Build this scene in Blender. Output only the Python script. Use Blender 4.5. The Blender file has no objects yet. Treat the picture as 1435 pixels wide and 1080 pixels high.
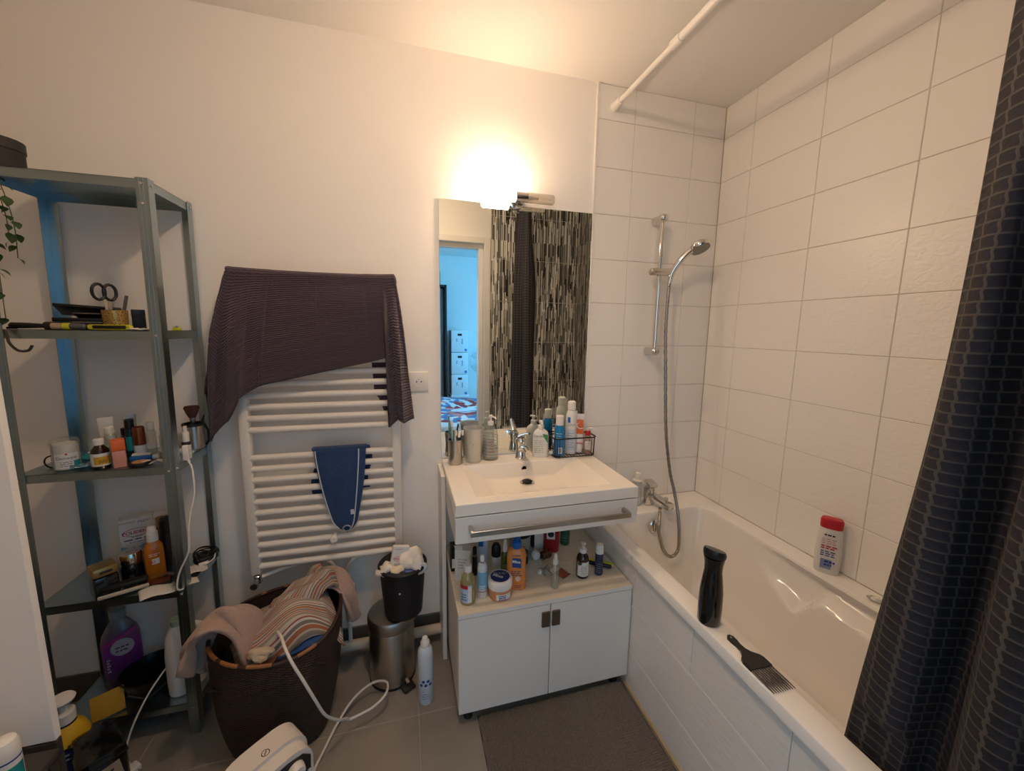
import bpy, bmesh, math, random
from mathutils import Vector, Matrix
random.seed(7)
PI = math.pi
S = bpy.context.scene
COL = S.collection

# ------------------------------------------------------------------ camera
CAMP = Vector((-1.5297, -1.7179, 1.4411))
cam = bpy.data.cameras.new('camera'); camo = bpy.data.objects.new('camera', cam); COL.objects.link(camo)
cam.sensor_fit = 'HORIZONTAL'; cam.sensor_width = 36.0; cam.lens = 549.43*36.0/1435.0; cam.clip_start = 0.02
_p, _y, _r = math.radians(8.1576), math.radians(15.4477), math.radians(0.8576)
_f = Vector((math.sin(_y)*math.cos(_p), math.cos(_y)*math.cos(_p), -math.sin(_p)))
_x = Vector((math.cos(_y), -math.sin(_y), 0)); _u = _x.cross(_f)
_x2 = math.cos(_r)*_x + math.sin(_r)*_u; _u2 = -math.sin(_r)*_x + math.cos(_r)*_u
camo.matrix_world = Matrix(((_x2.x, _u2.x, -_f.x, CAMP.x), (_x2.y, _u2.y, -_f.y, CAMP.y), (_x2.z, _u2.z, -_f.z, CAMP.z), (0, 0, 0, 1)))
S.camera = camo

# ------------------------------------------------------------------ world, daylight, added fill, exposure
w = bpy.data.worlds.new('world'); S.world = w; w.use_nodes = True
w.node_tree.nodes['Background'].inputs[0].default_value = (0.35, 0.6, 1.0, 1)
w.node_tree.nodes['Background'].inputs[1].default_value = 0.3
S.view_settings.view_transform = 'Standard'; S.view_settings.look = 'None'
S.view_settings.gamma = 1.0; S.view_settings.use_curve_mapping = False
S.view_settings.exposure = -0.5
WINDOW_POWER = 110.0
FILL_WINDOW_POWER = 24.0
LAMP_STRENGTH = 235.0
CEILING_LAMP_STRENGTH = 245.0
LAMP_COLOR = (1.0, 0.70, 0.46)
al = bpy.data.lights.new('bedroom_area_light', 'AREA'); al.shape = 'RECTANGLE'; al.size = 1.5; al.size_y = .92
al.energy = WINDOW_POWER; al.color = (0.12, 0.54, 1.0)
alo = bpy.data.objects.new('bedroom_area_light', al); COL.objects.link(alo)
alo.location = (1.27, -2.55, 1.45); alo.rotation_euler = (0, PI/2, 0)   # faces -x, in the bedroom window

a2 = bpy.data.lights.new('bedroom_area_light', 'AREA'); a2.shape = 'RECTANGLE'; a2.size = 1.4; a2.size_y = 1.5
a2.energy = FILL_WINDOW_POWER; a2.color = (0.62, 0.82, 1.0)
a2o = bpy.data.objects.new('bedroom_area_light', a2); COL.objects.link(a2o)
a2o.location = (-2.15, -4.43, 1.45); a2o.rotation_euler = (PI/2, 0, 0)   # faces +y, added fill light in an invented second bedroom window
S.cycles.max_bounces = 14; S.cycles.diffuse_bounces = 9; S.cycles.glossy_bounces = 6; S.cycles.transparent_max_bounces = 16

# ------------------------------------------------------------------ materials
def lin(c):
    if isinstance(c, str):
        c = c.lstrip('#'); c = [int(c[i:i+2], 16)/255 for i in (0, 2, 4)]
    return tuple((v/12.92 if v <= .04045 else ((v+.055)/1.055)**2.4) for v in c) + (1,)
MATS = {}
def mat(name, col='#cccccc', rough=.5, metal=0., bump=None, var=None, trans=0., ior=1.45, emit=None, spec=None, sheen=0, coat=0):
    """bump=(scale,strength,distance)  var=(scale,amount)"""
    if name in MATS: return MATS[name]
    m = bpy.data.materials.new(name); m.use_nodes = True; MATS[name] = m
    nt = m.node_tree; b = nt.nodes['Principled BSDF']
    c = lin(col)
    b.inputs['Base Color'].default_value = c; b.inputs['Roughness'].default_value = rough; b.inputs['Metallic'].default_value = metal
    b.inputs['IOR'].default_value = ior
    if trans: b.inputs['Transmission Weight'].default_value = trans
    if spec is not None: b.inputs['Specular IOR Level'].default_value = spec
    if sheen: b.inputs['Sheen Weight'].default_value = sheen
    if coat: b.inputs['Coat Weight'].default_value = coat; b.inputs['Coat Roughness'].default_value = .08
    tc = nt.nodes.new('ShaderNodeTexCoord')
    if var:
        n = nt.nodes.new('ShaderNodeTexNoise'); n.inputs['Scale'].default_value = var[0]; n.inputs['Detail'].default_value = 4
        nt.links.new(tc.outputs['Object'], n.inputs['Vector'])
        r = nt.nodes.new('ShaderNodeMixRGB'); r.blend_type = 'MIX'
        a = var[1]
        r.inputs[1].default_value = tuple(max(0, v*(1-a)) for v in c[:3]) + (1,)
        r.inputs[2].default_value = tuple(min(1, v*(1+a)) for v in c[:3]) + (1,)
        nt.links.new(n.outputs['Fac'], r.inputs[0]); nt.links.new(r.outputs[0], b.inputs['Base Color'])
    if bump:
        n = nt.nodes.new('ShaderNodeTexNoise'); n.inputs['Scale'].default_value = bump[0]; n.inputs['Detail'].default_value = 3
        nt.links.new(tc.outputs['Object'], n.inputs['Vector'])
        bp = nt.nodes.new('ShaderNodeBump'); bp.inputs['Strength'].default_value = bump[1]; bp.inputs['Distance'].default_value = bump[2]
        nt.links.new(n.outputs['Fac'], bp.inputs['Height']); nt.links.new(bp.outputs[0], b.inputs['Normal'])
    if emit:
        b.inputs['Emission Color'].default_value = emit[0] + (1,); b.inputs['Emission Strength'].default_value = emit[1]
    return m
def clear(name, tint='#ffffff', gloss=.12, rough=.05):
    """thin clear plastic or glass wall"""
    if name in MATS: return MATS[name]
    m = bpy.data.materials.new(name); m.use_nodes = True; MATS[name] = m; nt = m.node_tree
    nt.nodes.remove(nt.nodes['Principled BSDF'])
    o = nt.nodes['Material Output']; t = nt.nodes.new('ShaderNodeBsdfTransparent'); g = nt.nodes.new('ShaderNodeBsdfGlossy')
    d = nt.nodes.new('ShaderNodeBsdfDiffuse'); mx = nt.nodes.new('ShaderNodeMixShader'); m2 = nt.nodes.new('ShaderNodeMixShader')
    t.inputs[0].default_value = lin(tint); g.inputs['Roughness'].default_value = rough; d.inputs[0].default_value = lin(tint)
    lw = nt.nodes.new('ShaderNodeLayerWeight'); lw.inputs['Blend'].default_value = .35
    mr = nt.nodes.new('ShaderNodeMapRange'); mr.inputs['To Min'].default_value = gloss*.4; mr.inputs['To Max'].default_value = min(1, gloss*3)
    nt.links.new(lw.outputs['Facing'], mr.inputs['Value'])
    m2.inputs[0].default_value = gloss; nt.links.new(t.outputs[0], m2.inputs[1]); nt.links.new(d.outputs[0], m2.inputs[2])
    nt.links.new(mr.outputs[0], mx.inputs[0]); nt.links.new(m2.outputs[0], mx.inputs[1]); nt.links.new(g.outputs[0], mx.inputs[2])
    nt.links.new(mx.outputs[0], o.inputs['Surface'])
    return m

class N:
    """tiny node builder"""
    def __init__(s, name, rough=.5):
        s.m = bpy.data.materials.new(name); s.m.use_nodes = True; MATS[name] = s.m
        s.nt = s.m.node_tree; s.b = s.nt.nodes['Principled BSDF']; s.b.inputs['Roughness'].default_value = rough
    def new(s, t, **k):
        n = s.nt.nodes.new(t)
        for a, v in k.items(): setattr(n, a, v)
        return n
    def math(s, op, a, b=None, c=None):
        n = s.new('ShaderNodeMath', operation=op)
        for i, v in enumerate((a, b, c)):
            if v is None: continue
            if isinstance(v, (int, float)): n.inputs[i].default_value = v
            else: s.nt.links.new(v, n.inputs[i])
        return n.outputs[0]
    def link(s, a, b): s.nt.links.new(a, b)
    def ramp(s, fac, stops, mode='LINEAR'):
        r = s.new('ShaderNodeValToRGB'); r.color_ramp.interpolation = mode; e = r.color_ramp.elements
        e[0].position, e[0].color = stops[0][0], lin(stops[0][1]); e[1].position, e[1].color = stops[-1][0], lin(stops[-1][1])
        for p, c in stops[1:-1]:
            q = e.new(p); q.color = lin(c)
        s.link(fac, r.inputs[0]); return r.outputs[0]
    def mix(s, f, a, b):
        r = s.new('ShaderNodeMixRGB')
        for i, v in enumerate((f, a, b)):
            if isinstance(v, str): r.inputs[i].default_value = lin(v)
            elif isinstance(v, (int, float)): r.inputs[i].default_value = v
            else: s.link(v, r.inputs[i])
        return r.outputs[0]
    def bump(s, h, st, d):
        bp = s.new('ShaderNodeBump'); bp.inputs['Strength'].default_value = st; bp.inputs['Distance'].default_value = d
        s.link(h, bp.inputs['Height']); s.link(bp.outputs[0], s.b.inputs['Normal'])

# ------------------------------------------------------------------ mesh helpers
class MB:
    def __init__(s): s.v = []; s.f = []; s.uv = None
    def add(s, vs, fs):
        o = len(s.v); s.v += [tuple(v) for v in vs]; s.f += [tuple(i+o for i in f) for f in fs]; return s
    def box(s, c, d, rz=0., rx=0., ry=0., bev=0.):
        hx, hy, hz = d[0]/2, d[1]/2, d[2]/2
        if bev:
            bm = bmesh.new(); bmesh.ops.create_cube(bm, size=1, matrix=Matrix.Diagonal((d[0], d[1], d[2], 1)))
            bmesh.ops.bevel(bm, geom=bm.edges[:], offset=min(bev, .49*min(d)), segments=2, affect='EDGES', profile=.5)
            vs = [v.co.copy() for v in bm.verts]; fs = [[v.index for v in f.verts] for f in bm.faces]; bm.free()
        else:
            vs = [Vector((x, y, z)) for z in (-hz, hz) for y in (-hy, hy) for x in (-hx, hx)]
            fs = [(0, 2, 3, 1), (4, 5, 7, 6), (0, 1, 5, 4), (2, 6, 7, 3), (0, 4, 6, 2), (1, 3, 7, 5)]
        M = Matrix.Rotation(rz, 3, 'Z') @ Matrix.Rotation(ry, 3, 'Y') @ Matrix.Rotation(rx, 3, 'X')
        return s.add([M @ v + Vector(c) for v in vs], fs)
    def bb(s, x0, x1, y0, y1, z0, z1, bev=0.):
        return s.box(((x0+x1)/2, (y0+y1)/2, (z0+z1)/2), (abs(x1-x0), abs(y1-y0), abs(z1-z0)), bev=bev)
    def lathe(s, prof, seg=24, sx=1., sy=1., n=2., c=(0, 0, 0), axis='z', cap=True):
        vs = []; fs = []
        for r, z in prof:
            for k in range(seg):
                a = 2*PI*k/seg; ca, sa = math.cos(a), math.sin(a)
                if n != 2:
                    q = (abs(ca)**n + abs(sa)**n)**(-1/n); ca *= q; sa *= q
                p = (r*sx*ca, r*sy*sa, z)
                if axis == 'x': p = (z, p[0], p[1])
                elif axis == 'y': p = (p[0], z, p[1])
                elif axis == '-y': p = (p[0], -z, p[1])
                vs.append((p[0]+c[0], p[1]+c[1], p[2]+c[2]))
        m = len(prof)
        for i in range(m-1):
            for k in range(seg):
                a, b = i*seg+k, i*seg+(k+1) % seg
                fs.append((a, b, b+seg, a+seg))
        if cap:
            if prof[0][0] > 1e-5: fs.append(tuple(reversed(range(seg))))
            if prof[-1][0] > 1e-5: fs.append(tuple(range((m-1)*seg, m*seg)))
        return s.add(vs, fs)
    def tube(s, path, r, seg=8, cap=True, flat=1.):
        P = [Vector(p) for p in path]; n = len(P); rs = r if isinstance(r, (list, tuple)) else [r]*n
        T = []
        for i in range(n):
            t = (P[min(i+1, n-1)] - P[max(i-1, 0)]); T.append(t.normalized() if t.length > 1e-9 else Vector((0, 0, 1)))
        up = Vector((0, 0, 1)) if abs(T[0].z) < .9 else Vector((1, 0, 0))
        nrm = (up - T[0]*up.dot(T[0])).normalized(); vs = []; fs = []
        for i in range(n):
            nrm = (nrm - T[i]*nrm.dot(T[i])); nrm = nrm.normalized() if nrm.length > 1e-6 else T[i].orthogonal().normalized()
            bn = T[i].cross(nrm)
            for k in range(seg):
                a = 2*PI*k/seg; vs.append(P[i] + rs[i]*(math.cos(a)*nrm*flat + math.sin(a)*bn))
        for i in range(n-1):
            for k in range(seg):
                a, b = i*seg+k, i*seg+(k+1) % seg; fs.append((a, b, b+seg, a+seg))
        if cap: fs.append(tuple(reversed(range(seg)))); fs.append(tuple(range((n-1)*seg, n*seg)))
        return s.add(vs, fs)
    def prism(s, pts, y0, y1, plane='xz'):
        """outline in a plane, extruded"""
        n = len(pts)
        def P(p, d): return (p[0], d, p[1]) if plane == 'xz' else ((p[0], p[1], d) if plane == 'xy' else (d, p[0], p[1]))
        vs = [P(p, y0) for p in pts] + [P(p, y1) for p in pts]
        fs = [tuple(range(n)), tuple(reversed(range(n, 2*n)))] + [(i, n+i, n+(i+1) % n, (i+1) % n) for i in range(n)]
        return s.add(vs, fs)
    def grid(s, fn, nu, nv, uv=None):
        vs = [fn(i/nu, j/nv) for j in range(nv+1) for i in range(nu+1)]
        fs = [(j*(nu+1)+i, j*(nu+1)+i+1, (j+1)*(nu+1)+i+1, (j+1)*(nu+1)+i) for j in range(nv) for i in range(nu)]
        s.add(vs, fs)
        if uv: s.uv = [uv(i/nu, j/nv) for j in range(nv+1) for i in range(nu+1)]
        return s
    def mesh(s, name, m, smooth=True, ang=40):
        me = bpy.data.meshes.new(name); me.from_pydata(s.v, [], s.f); me.update()
        bm = bmesh.new(); bm.from_mesh(me); bmesh.ops.recalc_face_normals(bm, faces=bm.faces[:]); bm.to_mesh(me); bm.free()
        if s.uv:
            ul = me.uv_layers.new(name='UVMap')
            for lp in me.loops: ul.data[lp.index].uv = s.uv[lp.vertex_index]
        if m: me.materials.append(m)
        if smooth:
            for p in me.polygons: p.use_smooth = True
            me.set_sharp_from_angle(angle=math.radians(ang))
        return me
def obj(name, mb, m, parent=None, smooth=True, loc=None, rot=None, ang=40, label=None, solid=0, subd=0):
    me = mb.mesh(name, m, smooth, ang) if isinstance(mb, MB) else mb
    o = bpy.data.objects.new(name, me); COL.objects.link(o)
    if parent: o.parent = parent
    if loc: o.location = loc
    if rot: o.rotation_euler = rot
    if label: o['label'] = label
    if solid:
        sm = o.modifiers.new('solid', 'SOLIDIFY'); sm.thickness = solid; sm.offset = 0
    if subd:
        sd = o.modifiers.new('sub', 'SUBSURF'); sd.levels = subd; sd.render_levels = subd
    return o
def thing(name, label, cat, loc=(0, 0, 0), rz=0., group=None):
    o = bpy.data.objects.new(name, None); COL.objects.link(o); o.empty_display_size = .02
    o.location = loc; o.rotation_euler = (0, 0, rz); return tag(o, label, cat, group)
def tag(o, label, cat, group=None):
    o['label'] = label; o['category'] = cat
    if group: o['group'] = group
    return o
def struct(name, mb, m, smooth=False, label=None, parent=None):
    o = obj(name, mb, m, parent, smooth)
    if not parent: o['kind'] = 'structure'
    if label: o['label'] = label
    return o
def face(x, y): return math.atan2(CAMP.x-x, -(CAMP.y-y))
def smooth_path(pts, n=8):
    """Catmull-Rom"""
    P = [Vector(p) for p in pts]; P = [2*P[0]-P[1]] + P + [2*P[-1]-P[-2]]; out = []
    for i in range(1, len(P)-2):
        for k in range(n):
            t = k/n; a, b, c, d = P[i-1], P[i], P[i+1], P[i+2]
            out.append(.5*((2*b) + (c-a)*t + (2*a-5*b+4*c-d)*t*t + (3*b-a-3*c+d)*t**3))
    out.append(P[-2]); return out
_txt = {}
def text(parent, s, size, z, m, d=0., r=None, ang=0., x=0., thick=.0004, align='CENTER', name='lettering', top=False, tilt=0., bold=0):
    """lettering on the local -y face (flat at y=-d) or bent round a cylinder of radius r; top=True lays it on a top face"""
    key = (s, size, align, bold)
    if key not in _txt:
        cu = bpy.data.curves.new('lettering', 'FONT'); cu.body = s; cu.size = size; cu.align_x = align; cu.align_y = 'CENTER'; cu.offset = bold; cu.resolution_u = 2
        to = bpy.data.objects.new('lettering_tmp', cu); COL.objects.link(to); bpy.context.view_layer.update()
        me = bpy.data.meshes.new_from_object(to.evaluated_get(bpy.context.evaluated_depsgraph_get()))
        _txt[key] = ([v.co.copy() for v in me.vertices], [tuple(p.vertices) for p in me.polygons])
        bpy.data.objects.remove(to); bpy.data.curves.remove(cu); bpy.data.meshes.remove(me)
    vs, fs = _txt[key]; out = []
    ct, st = math.cos(tilt), math.sin(tilt)
    for v in vs:
        vx, vy = v.x*ct-v.y*st + x, v.x*st+v.y*ct
        if r:
            a = vx/r + ang; out.append(((r+thick)*math.sin(a), -(r+thick)*math.cos(a), z+vy))
        elif top: out.append((vx, vy, z+thick))
        else: out.append((vx, -d-thick, z+vy))
    mb = MB().add(out, fs)
    me = bpy.data.meshes.new(name); me.from_pydata(mb.v, [], mb.f); me.materials.append(m); me.update()
    return obj(name, me, m, parent)
def wrap(r, z0, z1, a0, a1, seg=16, sx=1, sy=1):
    """label patch round a cylinder; angle 0 faces -y"""
    return MB().grid(lambda u, v: (sx*r*math.sin(a0+(a1-a0)*u), -sy*r*math.cos(a0+(a1-a0)*u), z0+(z1-z0)*v), seg, 1)

# ------------------------------------------------------------------ setting
CEIL = 2.513
m_paint = mat('white_paint', '#f1ede7', .75, bump=(60, .08, .002), var=(1.5, .02))
m_ceil = mat('ceiling_paint', '#f1ede7', .8, bump=(90, .06, .002))
m_grout = mat('grout', '#cfc5b6', .8)
m_grout_dark = mat('floor_grout', '#a79e92', .85)
m_trim = mat('white_gloss_paint', '#e9e5df', .35)
m_dkplinth = mat('dark_plinth_tile', '#55514d', .45, bump=(30, .1, .002))
# glazed wall tile with a softly rippled face
n_ = N('white_wall_tile', .3)
n_.b.inputs['Base Color'].default_value = lin('#efebe5')
geo = n_.new('ShaderNodeNewGeometry'); mp = n_.new('ShaderNodeMapping'); mp.inputs['Scale'].default_value = (38, 38, 60)
n_.link(geo.outputs['Position'], mp.inputs['Vector'])
nz = n_.new('ShaderNodeTexNoise'); nz.inputs['Scale'].default_value = 1.; nz.inputs['Detail'].default_value = 3; nz.inputs['Distortion'].default_value = .8
n_.link(mp.outputs[0], nz.inputs['Vector']); n_.bump(nz.outputs['Fac'], .35, .004); m_tile = n_.m
# bath apron tile: same glaze, slightly slate-like ripple
n_ = N('apron_tile', .3); n_.b.inputs['Base Color'].default_value = lin('#e9e5df')
geo = n_.new('ShaderNodeNewGeometry'); mp = n_.new('ShaderNodeMapping'); mp.inputs['Rotation'].default_value = (.6, 0, 0); mp.inputs['Scale'].default_value = (20, 16, 55)
n_.link(geo.outputs['Position'], mp.inputs['Vector'])
nz = n_.new('ShaderNodeTexNoise'); nz.inputs['Scale'].default_value = 1.2; nz.inputs['Detail'].default_value = 3
n_.link(mp.outputs[0], nz.inputs['Vector']); n_.bump(nz.outputs['Fac'], .4, .004); m_apron = n_.m
# grey stoneware floor tile
n_ = N('grey_floor_tile', .42)
geo = n_.new('ShaderNodeNewGeometry'); nz = n_.new('ShaderNodeTexNoise'); nz.inputs['Scale'].default_value = 4; nz.inputs['Detail'].default_value = 6
n_.link(geo.outputs['Position'], nz.inputs['Vector'])
n_.link(n_.ramp(nz.outputs['Fac'], [(.3, '#827b72'), (.7, '#938b81')]), n_.b.inputs['Base Color'])
n2 = n_.new('ShaderNodeTexNoise'); n2.inputs['Scale'].default_value = 150; n_.link(geo.outputs['Position'], n2.inputs['Vector']); n_.bump(n2.outputs['Fac'], .08, .002); m_floor = n_.m
# stick mosaic: vertical glass and stone slivers in random lengths
n_ = N('stick_mosaic', .3)
geo = n_.new('ShaderNodeNewGeometry'); sp = n_.new('ShaderNodeSeparateXYZ'); n_.link(geo.outputs['Position'], sp.inputs[0])
u = n_.math('ADD', sp.outputs[0], sp.outputs[1]); ui = n_.math('FLOOR', n_.math('DIVIDE', u, .0075))
wn = n_.new('ShaderNodeTexWhiteNoise', noise_dimensions='1D'); n_.link(ui, wn.inputs['W'])
seg = n_.math('FLOOR', n_.math('DIVIDE', n_.math('ADD', sp.outputs[2], n_.math('MULTIPLY', wn.outputs['Value'], 3.7)), n_.math('ADD', .07, n_.math('MULTIPLY', wn.outputs['Value'], .12))))
cv = n_.new('ShaderNodeCombineXYZ'); n_.link(ui, cv.inputs[0]); n_.link(seg, cv.inputs[1])
w2 = n_.new('ShaderNodeTexWhiteNoise', noise_dimensions='2D'); n_.link(cv.outputs[0], w2.inputs['Vector'])
n_.link(n_.ramp(w2.outputs['Value'], [(0, '#1d1d1d'), (.17, '#55534f'), (.34, '#8d8a85'), (.55, '#b5b1aa'), (.72, '#e2ded7'), (.86, '#f5f2ec')], 'CONSTANT'), n_.b.inputs['Base Color'])
fr = n_.math('FRACT', n_.math('DIVIDE', u, .0075)); n_.bump(n_.math('GREATER_THAN', fr, .12), .3, .001); m_mosaic = n_.m

_tiles = {}
def tile(w_, h_, m, th=.007, cham=.0015):
    k = (round(w_, 4), round(h_, 4), m.name)
    if k not in _tiles:
        a, b = w_/2, h_/2; c = cham
        vs = [(-a, th, -b), (a, th, -b), (a, th, b), (-a, th, b), (-a, c, -b), (a, c, -b), (a, c, b), (-a, c, b), (-a+c, 0, -b+c), (a-c, 0, -b+c), (a-c, 0, b-c), (-a+c, 0, b-c)]
        fs = [(3, 2, 1, 0)] + [(i, (i+1) % 4, 4+(i+1) % 4, 4+i) for i in range(4)] + [(4+i, 4+(i+1) % 4, 8+(i+1) % 4, 8+i) for i in range(4)] + [(8, 9, 10, 11)]
        _tiles[k] = MB().add(vs, fs).mesh('tile', m, smooth=False)
    return _tiles[k]
G = .0022
def tiling(parent, us, vs, place, m, name='tile', g=G):
    for i in range(len(us)-1):
        for j in range(len(vs)-1):
            a, b, c, d = us[i], us[i+1], vs[j], vs[j+1]
            loc, rot = place((a+b)/2, (c+d)/2)
            o = bpy.data.objects.new(name, tile(abs(b-a)-g, abs(d-c)-g, m)); COL.objects.link(o); o.parent = parent; o.location = loc; o.rotation_euler = rot

# floor
fl = struct('floor', MB().bb(-3.1, 0, -1.76, 0, -.1, -.0025), m_grout_dark)
xs = [-3.1] + [-1.508+.4525*k for k in range(-3, 2)] + [-.672]; ys = [-1.76, -1.295, -.8425, -.39, 0]
tiling(fl, xs, ys, lambda a, b: ((a, b, 0), (-PI/2, 0, 0)), m_floor, 'floor_tile', .004)
struct('ceiling', MB().bb(-3.2, .1, -1.76, .1, CEIL, CEIL+.1), m_ceil)
# back wall: painted left, tiled right over the bath
struct('wall_back', MB().bb(-3.2, -.685, 0, .1, -.1, CEIL), m_paint)
wbt = struct('wall_back_tiled', MB().bb(-.685, .1, .003, .1, -.1, CEIL), m_grout)
rows = [.573] + [2.37-.2*k for k in range(8, -1, -1)] + [CEIL]
tiling(wbt, [-.682, -.4933, -.1764, -.001], rows, lambda a, b: ((a, 0, b), (0, 0, 0)), m_tile, 'wall_tile')
tiling(wbt, [-.682, -.4933], [.36, .573], lambda a, b: ((a, 0, b), (0, 0, 0)), m_tile, 'wall_tile')
struct('trim_1', MB().bb(-.690, -.679, -.007, .002, .86, CEIL, .002), m_trim)
wr = struct('wall_right', MB().bb(.003, .1, -1.76, .003, -.1, CEIL), m_grout)
tiling(wr, [0, -.1738, -.4885, -.8082, -1.125], rows, lambda a, b: ((0, a, b), (0, 0, -PI/2)), m_tile, 'wall_tile')
mrows = [.28, .63, .98, 1.33, 1.68, 2.03, 2.38, CEIL]
tiling(wr, [-1.125, -1.3875, -1.65], mrows[1:], lambda a, b: ((0, a, b), (0, 0, -PI/2)), m_mosaic, 'mosaic_tile', .004)
# wall behind the camera with the doorway
wf = MB().bb(-3.2, -1.82, -1.75, -1.653, -.1, CEIL).bb(-.86, .003, -1.75, -1.653, -.1, CEIL).bb(-1.82, -.86, -1.75, -1.653, 2.145, CEIL)
wfo = struct('wall_front', wf, m_paint)
tiling(wfo, [-.806, -.54, -.27, 0], mrows, lambda a, b: ((a, -1.646, b), (0, 0, PI)), m_mosaic, 'mosaic_tile', .004)
struct('door_1', MB().bb(-.862, -.81, -1.655, -1.635, 0, 2.195, .004).bb(-1.872, -1.82, -1.655, -1.635, 0, 2.195, .004).bb(-1.82, -.862, -1.655, -1.635, 2.145, 2.195, .004)
       .bb(-.90, -.862, -1.775, -1.70, 0, 2.145, .003).bb(-1.82, -1.79, -1.775, -1.70, 0, 2.145, .003).bb(-1.79, -.90, -1.775, -1.70, 2.11, 2.145, .003), m_trim, label='cream painted door frame')
struct('wall_left', MB().bb(-3.2, -3.1, -1.76, 0, -.1, CEIL), m_paint)
bb_ = struct('baseboard_back', MB().bb(-3.1, -.69, -.002, 0, 0, .11), m_grout_dark)
for k in range(-4, 2):
    a, b = max(-3.1, -1.508+.4525*k-.2), min(-.69, -1.508+.4525*(k+1)-.2)
    if b > a: obj('plinth_tile', MB().bb(a+.002, b-.002, -.009, -.0005, .001, .109, .0015), m_dkplinth, bb_, smooth=False)
# bath apron
wa = struct('wall_apron', MB().bb(-.671, -.62, -1.65, -.001, -.05, .53), mat('pale_grout', '#d8cfbf', .8), label='tiled front panel of the bath')
def apr(a, b): return ((-.676, a, b), (0, 0, -PI/2))
tiling(wa, [-.001, -.16, -.48, -.806, -1.131, -1.457, -1.65], [.361, .532], apr, m_apron, 'apron_tile')
tiling(wa, [-.001, -.47, -1.12, -1.65], [.159, .361], apr, m_apron, 'apron_tile')
tiling(wa, [-.001, -.47, -1.12, -1.65], [.002, .159], apr, m_apron, 'apron_tile')
struct('trim_2', MB().tube([(-.679, -.01, .003), (-.679, -1.64, .003)], .007, 6), mat('old_silicone', '#b59f78', .6))

# ------------------------------------------------------------------ bathtub
m_enamel = mat('white_enamel', '#f0ece6', .12, coat=.3)
def rrect(x0, x1, y0, y1, r, ns=110, nc=14, ne=40):
    """rounded rectangle, same number of points every time: right side (x1) first, going towards -y"""
    p = []
    r = max(r, 1e-4)
    def arc(cx, cy, a0, a1):
        for k in range(nc): a = a0+(a1-a0)*(k+.5)/nc; p.append((cx+r*math.cos(a), cy+r*math.sin(a)))
    for k in range(ns): t = k/(ns-1); p.append((x1, (y1-r)+(y0+r-(y1-r))*t))
    arc(x1-r, y0+r, 0, -PI/2)
    for k in range(ne): t = k/(ne-1); p.append(((x1-r)+(x0+r-(x1-r))*t, y0))
    arc(x0+r, y0+r, -PI/2, -PI)
    for k in range(ns): t = k/(ns-1); p.append((x0, (y0+r)+(y1-r-(y0+r))*t))
    arc(x0+r, y1-r, PI, PI/2)
    for k in range(ne): t = k/(ne-1); p.append(((x0+r)+(x1-r-(x0+r))*t, y1))
    arc(x1-r, y1-r, PI/2, 0)
    return p
def sstep(a, b, x):
    t = min(1, max(0, (x-a)/(b-a))); return t*t*(3-2*t)
ZR = .573
loops = []
O = dict(x0=-.690, x1=-.001, y0=-1.648, y1=-.001)
def L(d, z, r): loops.append([(x, y, z) for x, y in rrect(d['x0'], d['x1'], d['y0'], d['y1'], r)])
ins = lambda d, k: dict(x0=d['x0']+k, x1=d['x1'], y0=d['y0'], y1=d['y1'])
L(ins(O, .018), ZR-.036, .003); L(ins(O, .0), ZR-.036, .003); L(ins(O, .0), ZR-.006, .003); L(ins(O, .002), ZR-.002, .003); L(ins(O, .006), ZR, .004)
top = dict(x0=-.615, x1=-.088, y0=-1.56, y1=-.165); bot = dict(x0=-.545, x1=-.165, y0=-1.33, y1=-.27)
L(dict(x0=top['x0']-.012, x1=top['x1']+.012, y0=top['y0']-.012, y1=top['y1']+.012), ZR, .085)
L(dict(x0=top['x0']-.003, x1=top['x1']+.003, y0=top['y0']-.003, y1=top['y1']+.003), ZR-.003, .08)
NZ = 46
for k in range(NZ+1):
    t = k/NZ; z = ZR-.012-(ZR-.012-.165)*t
    q = t**1.25 if t < .8 else t**1.25
    q = q*.82 + .18*sstep(.72, 1, t)
    d = {kk: top[kk]+(bot[kk]-top[kk])*q for kk in top}
    ring = rrect(d['x0'], d['x1'], d['y0'], d['y1'], .08+.06*t)
    out = []
    for x, y in ring:
        if x > d['x1']-.03 and -1.5 < y < -.4:
            # moulded arm rest in the wall side: the wall stands back above the ledge
            if y > -.69: zl = .49-.085*min(1, max(0, (-.50-y)/.19))
            elif y > -.79: zl = .405+.095*sstep(0, 1, (-.69-y)/.10)
            else: zl = .50-.03*min(1, (-.76-y)/.5)
            dep = .042*sstep(0, 1, (-.49-y)/.2)*sstep(0, 1, (1.47+y)/.15)
            out.append((x+dep*(sstep(zl-.022, zl+.022, z))*min(1, (ZR-.012-z)/.02)*.9 - dep*.45*(1-sstep(zl-.022, zl+.022, z))*max(0, 1-(zl-z)/.2), y, z))
        else: out.append((x, y, z))
    loops.append(out)
d = {kk: bot[kk]+(.05 if kk in ('x0', 'y0') else -.05) for kk in bot}
L(d, .155, .14)
d2 = {kk: bot[kk]+(.15 if kk in ('x0', 'y0') else -.15) for kk in bot}
L(d2, .152, .035)
tub = thing('bathtub', 'white bathtub with moulded arm rest, wide rim and tiled front panel', 'bathtub', (0, 0, 0))
mb = MB(); nl = len(loops[0])
for lp in loops: mb.v += lp
for i in range(len(loops)-1):
    for k in range(nl): a, b = i*nl+k, i*nl+(k+1) % nl; mb.f.append((a, b, b+nl, a+nl))
mb.f.append(tuple(range((len(loops)-1)*nl, len(loops)*nl)))
obj('shell', mb, m_enamel, tub, ang=36)
m_chrome = mat('chrome', '#d9d6d2', .09, 1.)
m_steel = mat('brushed_steel', '#b9b3ab', .28, 1.)
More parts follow.
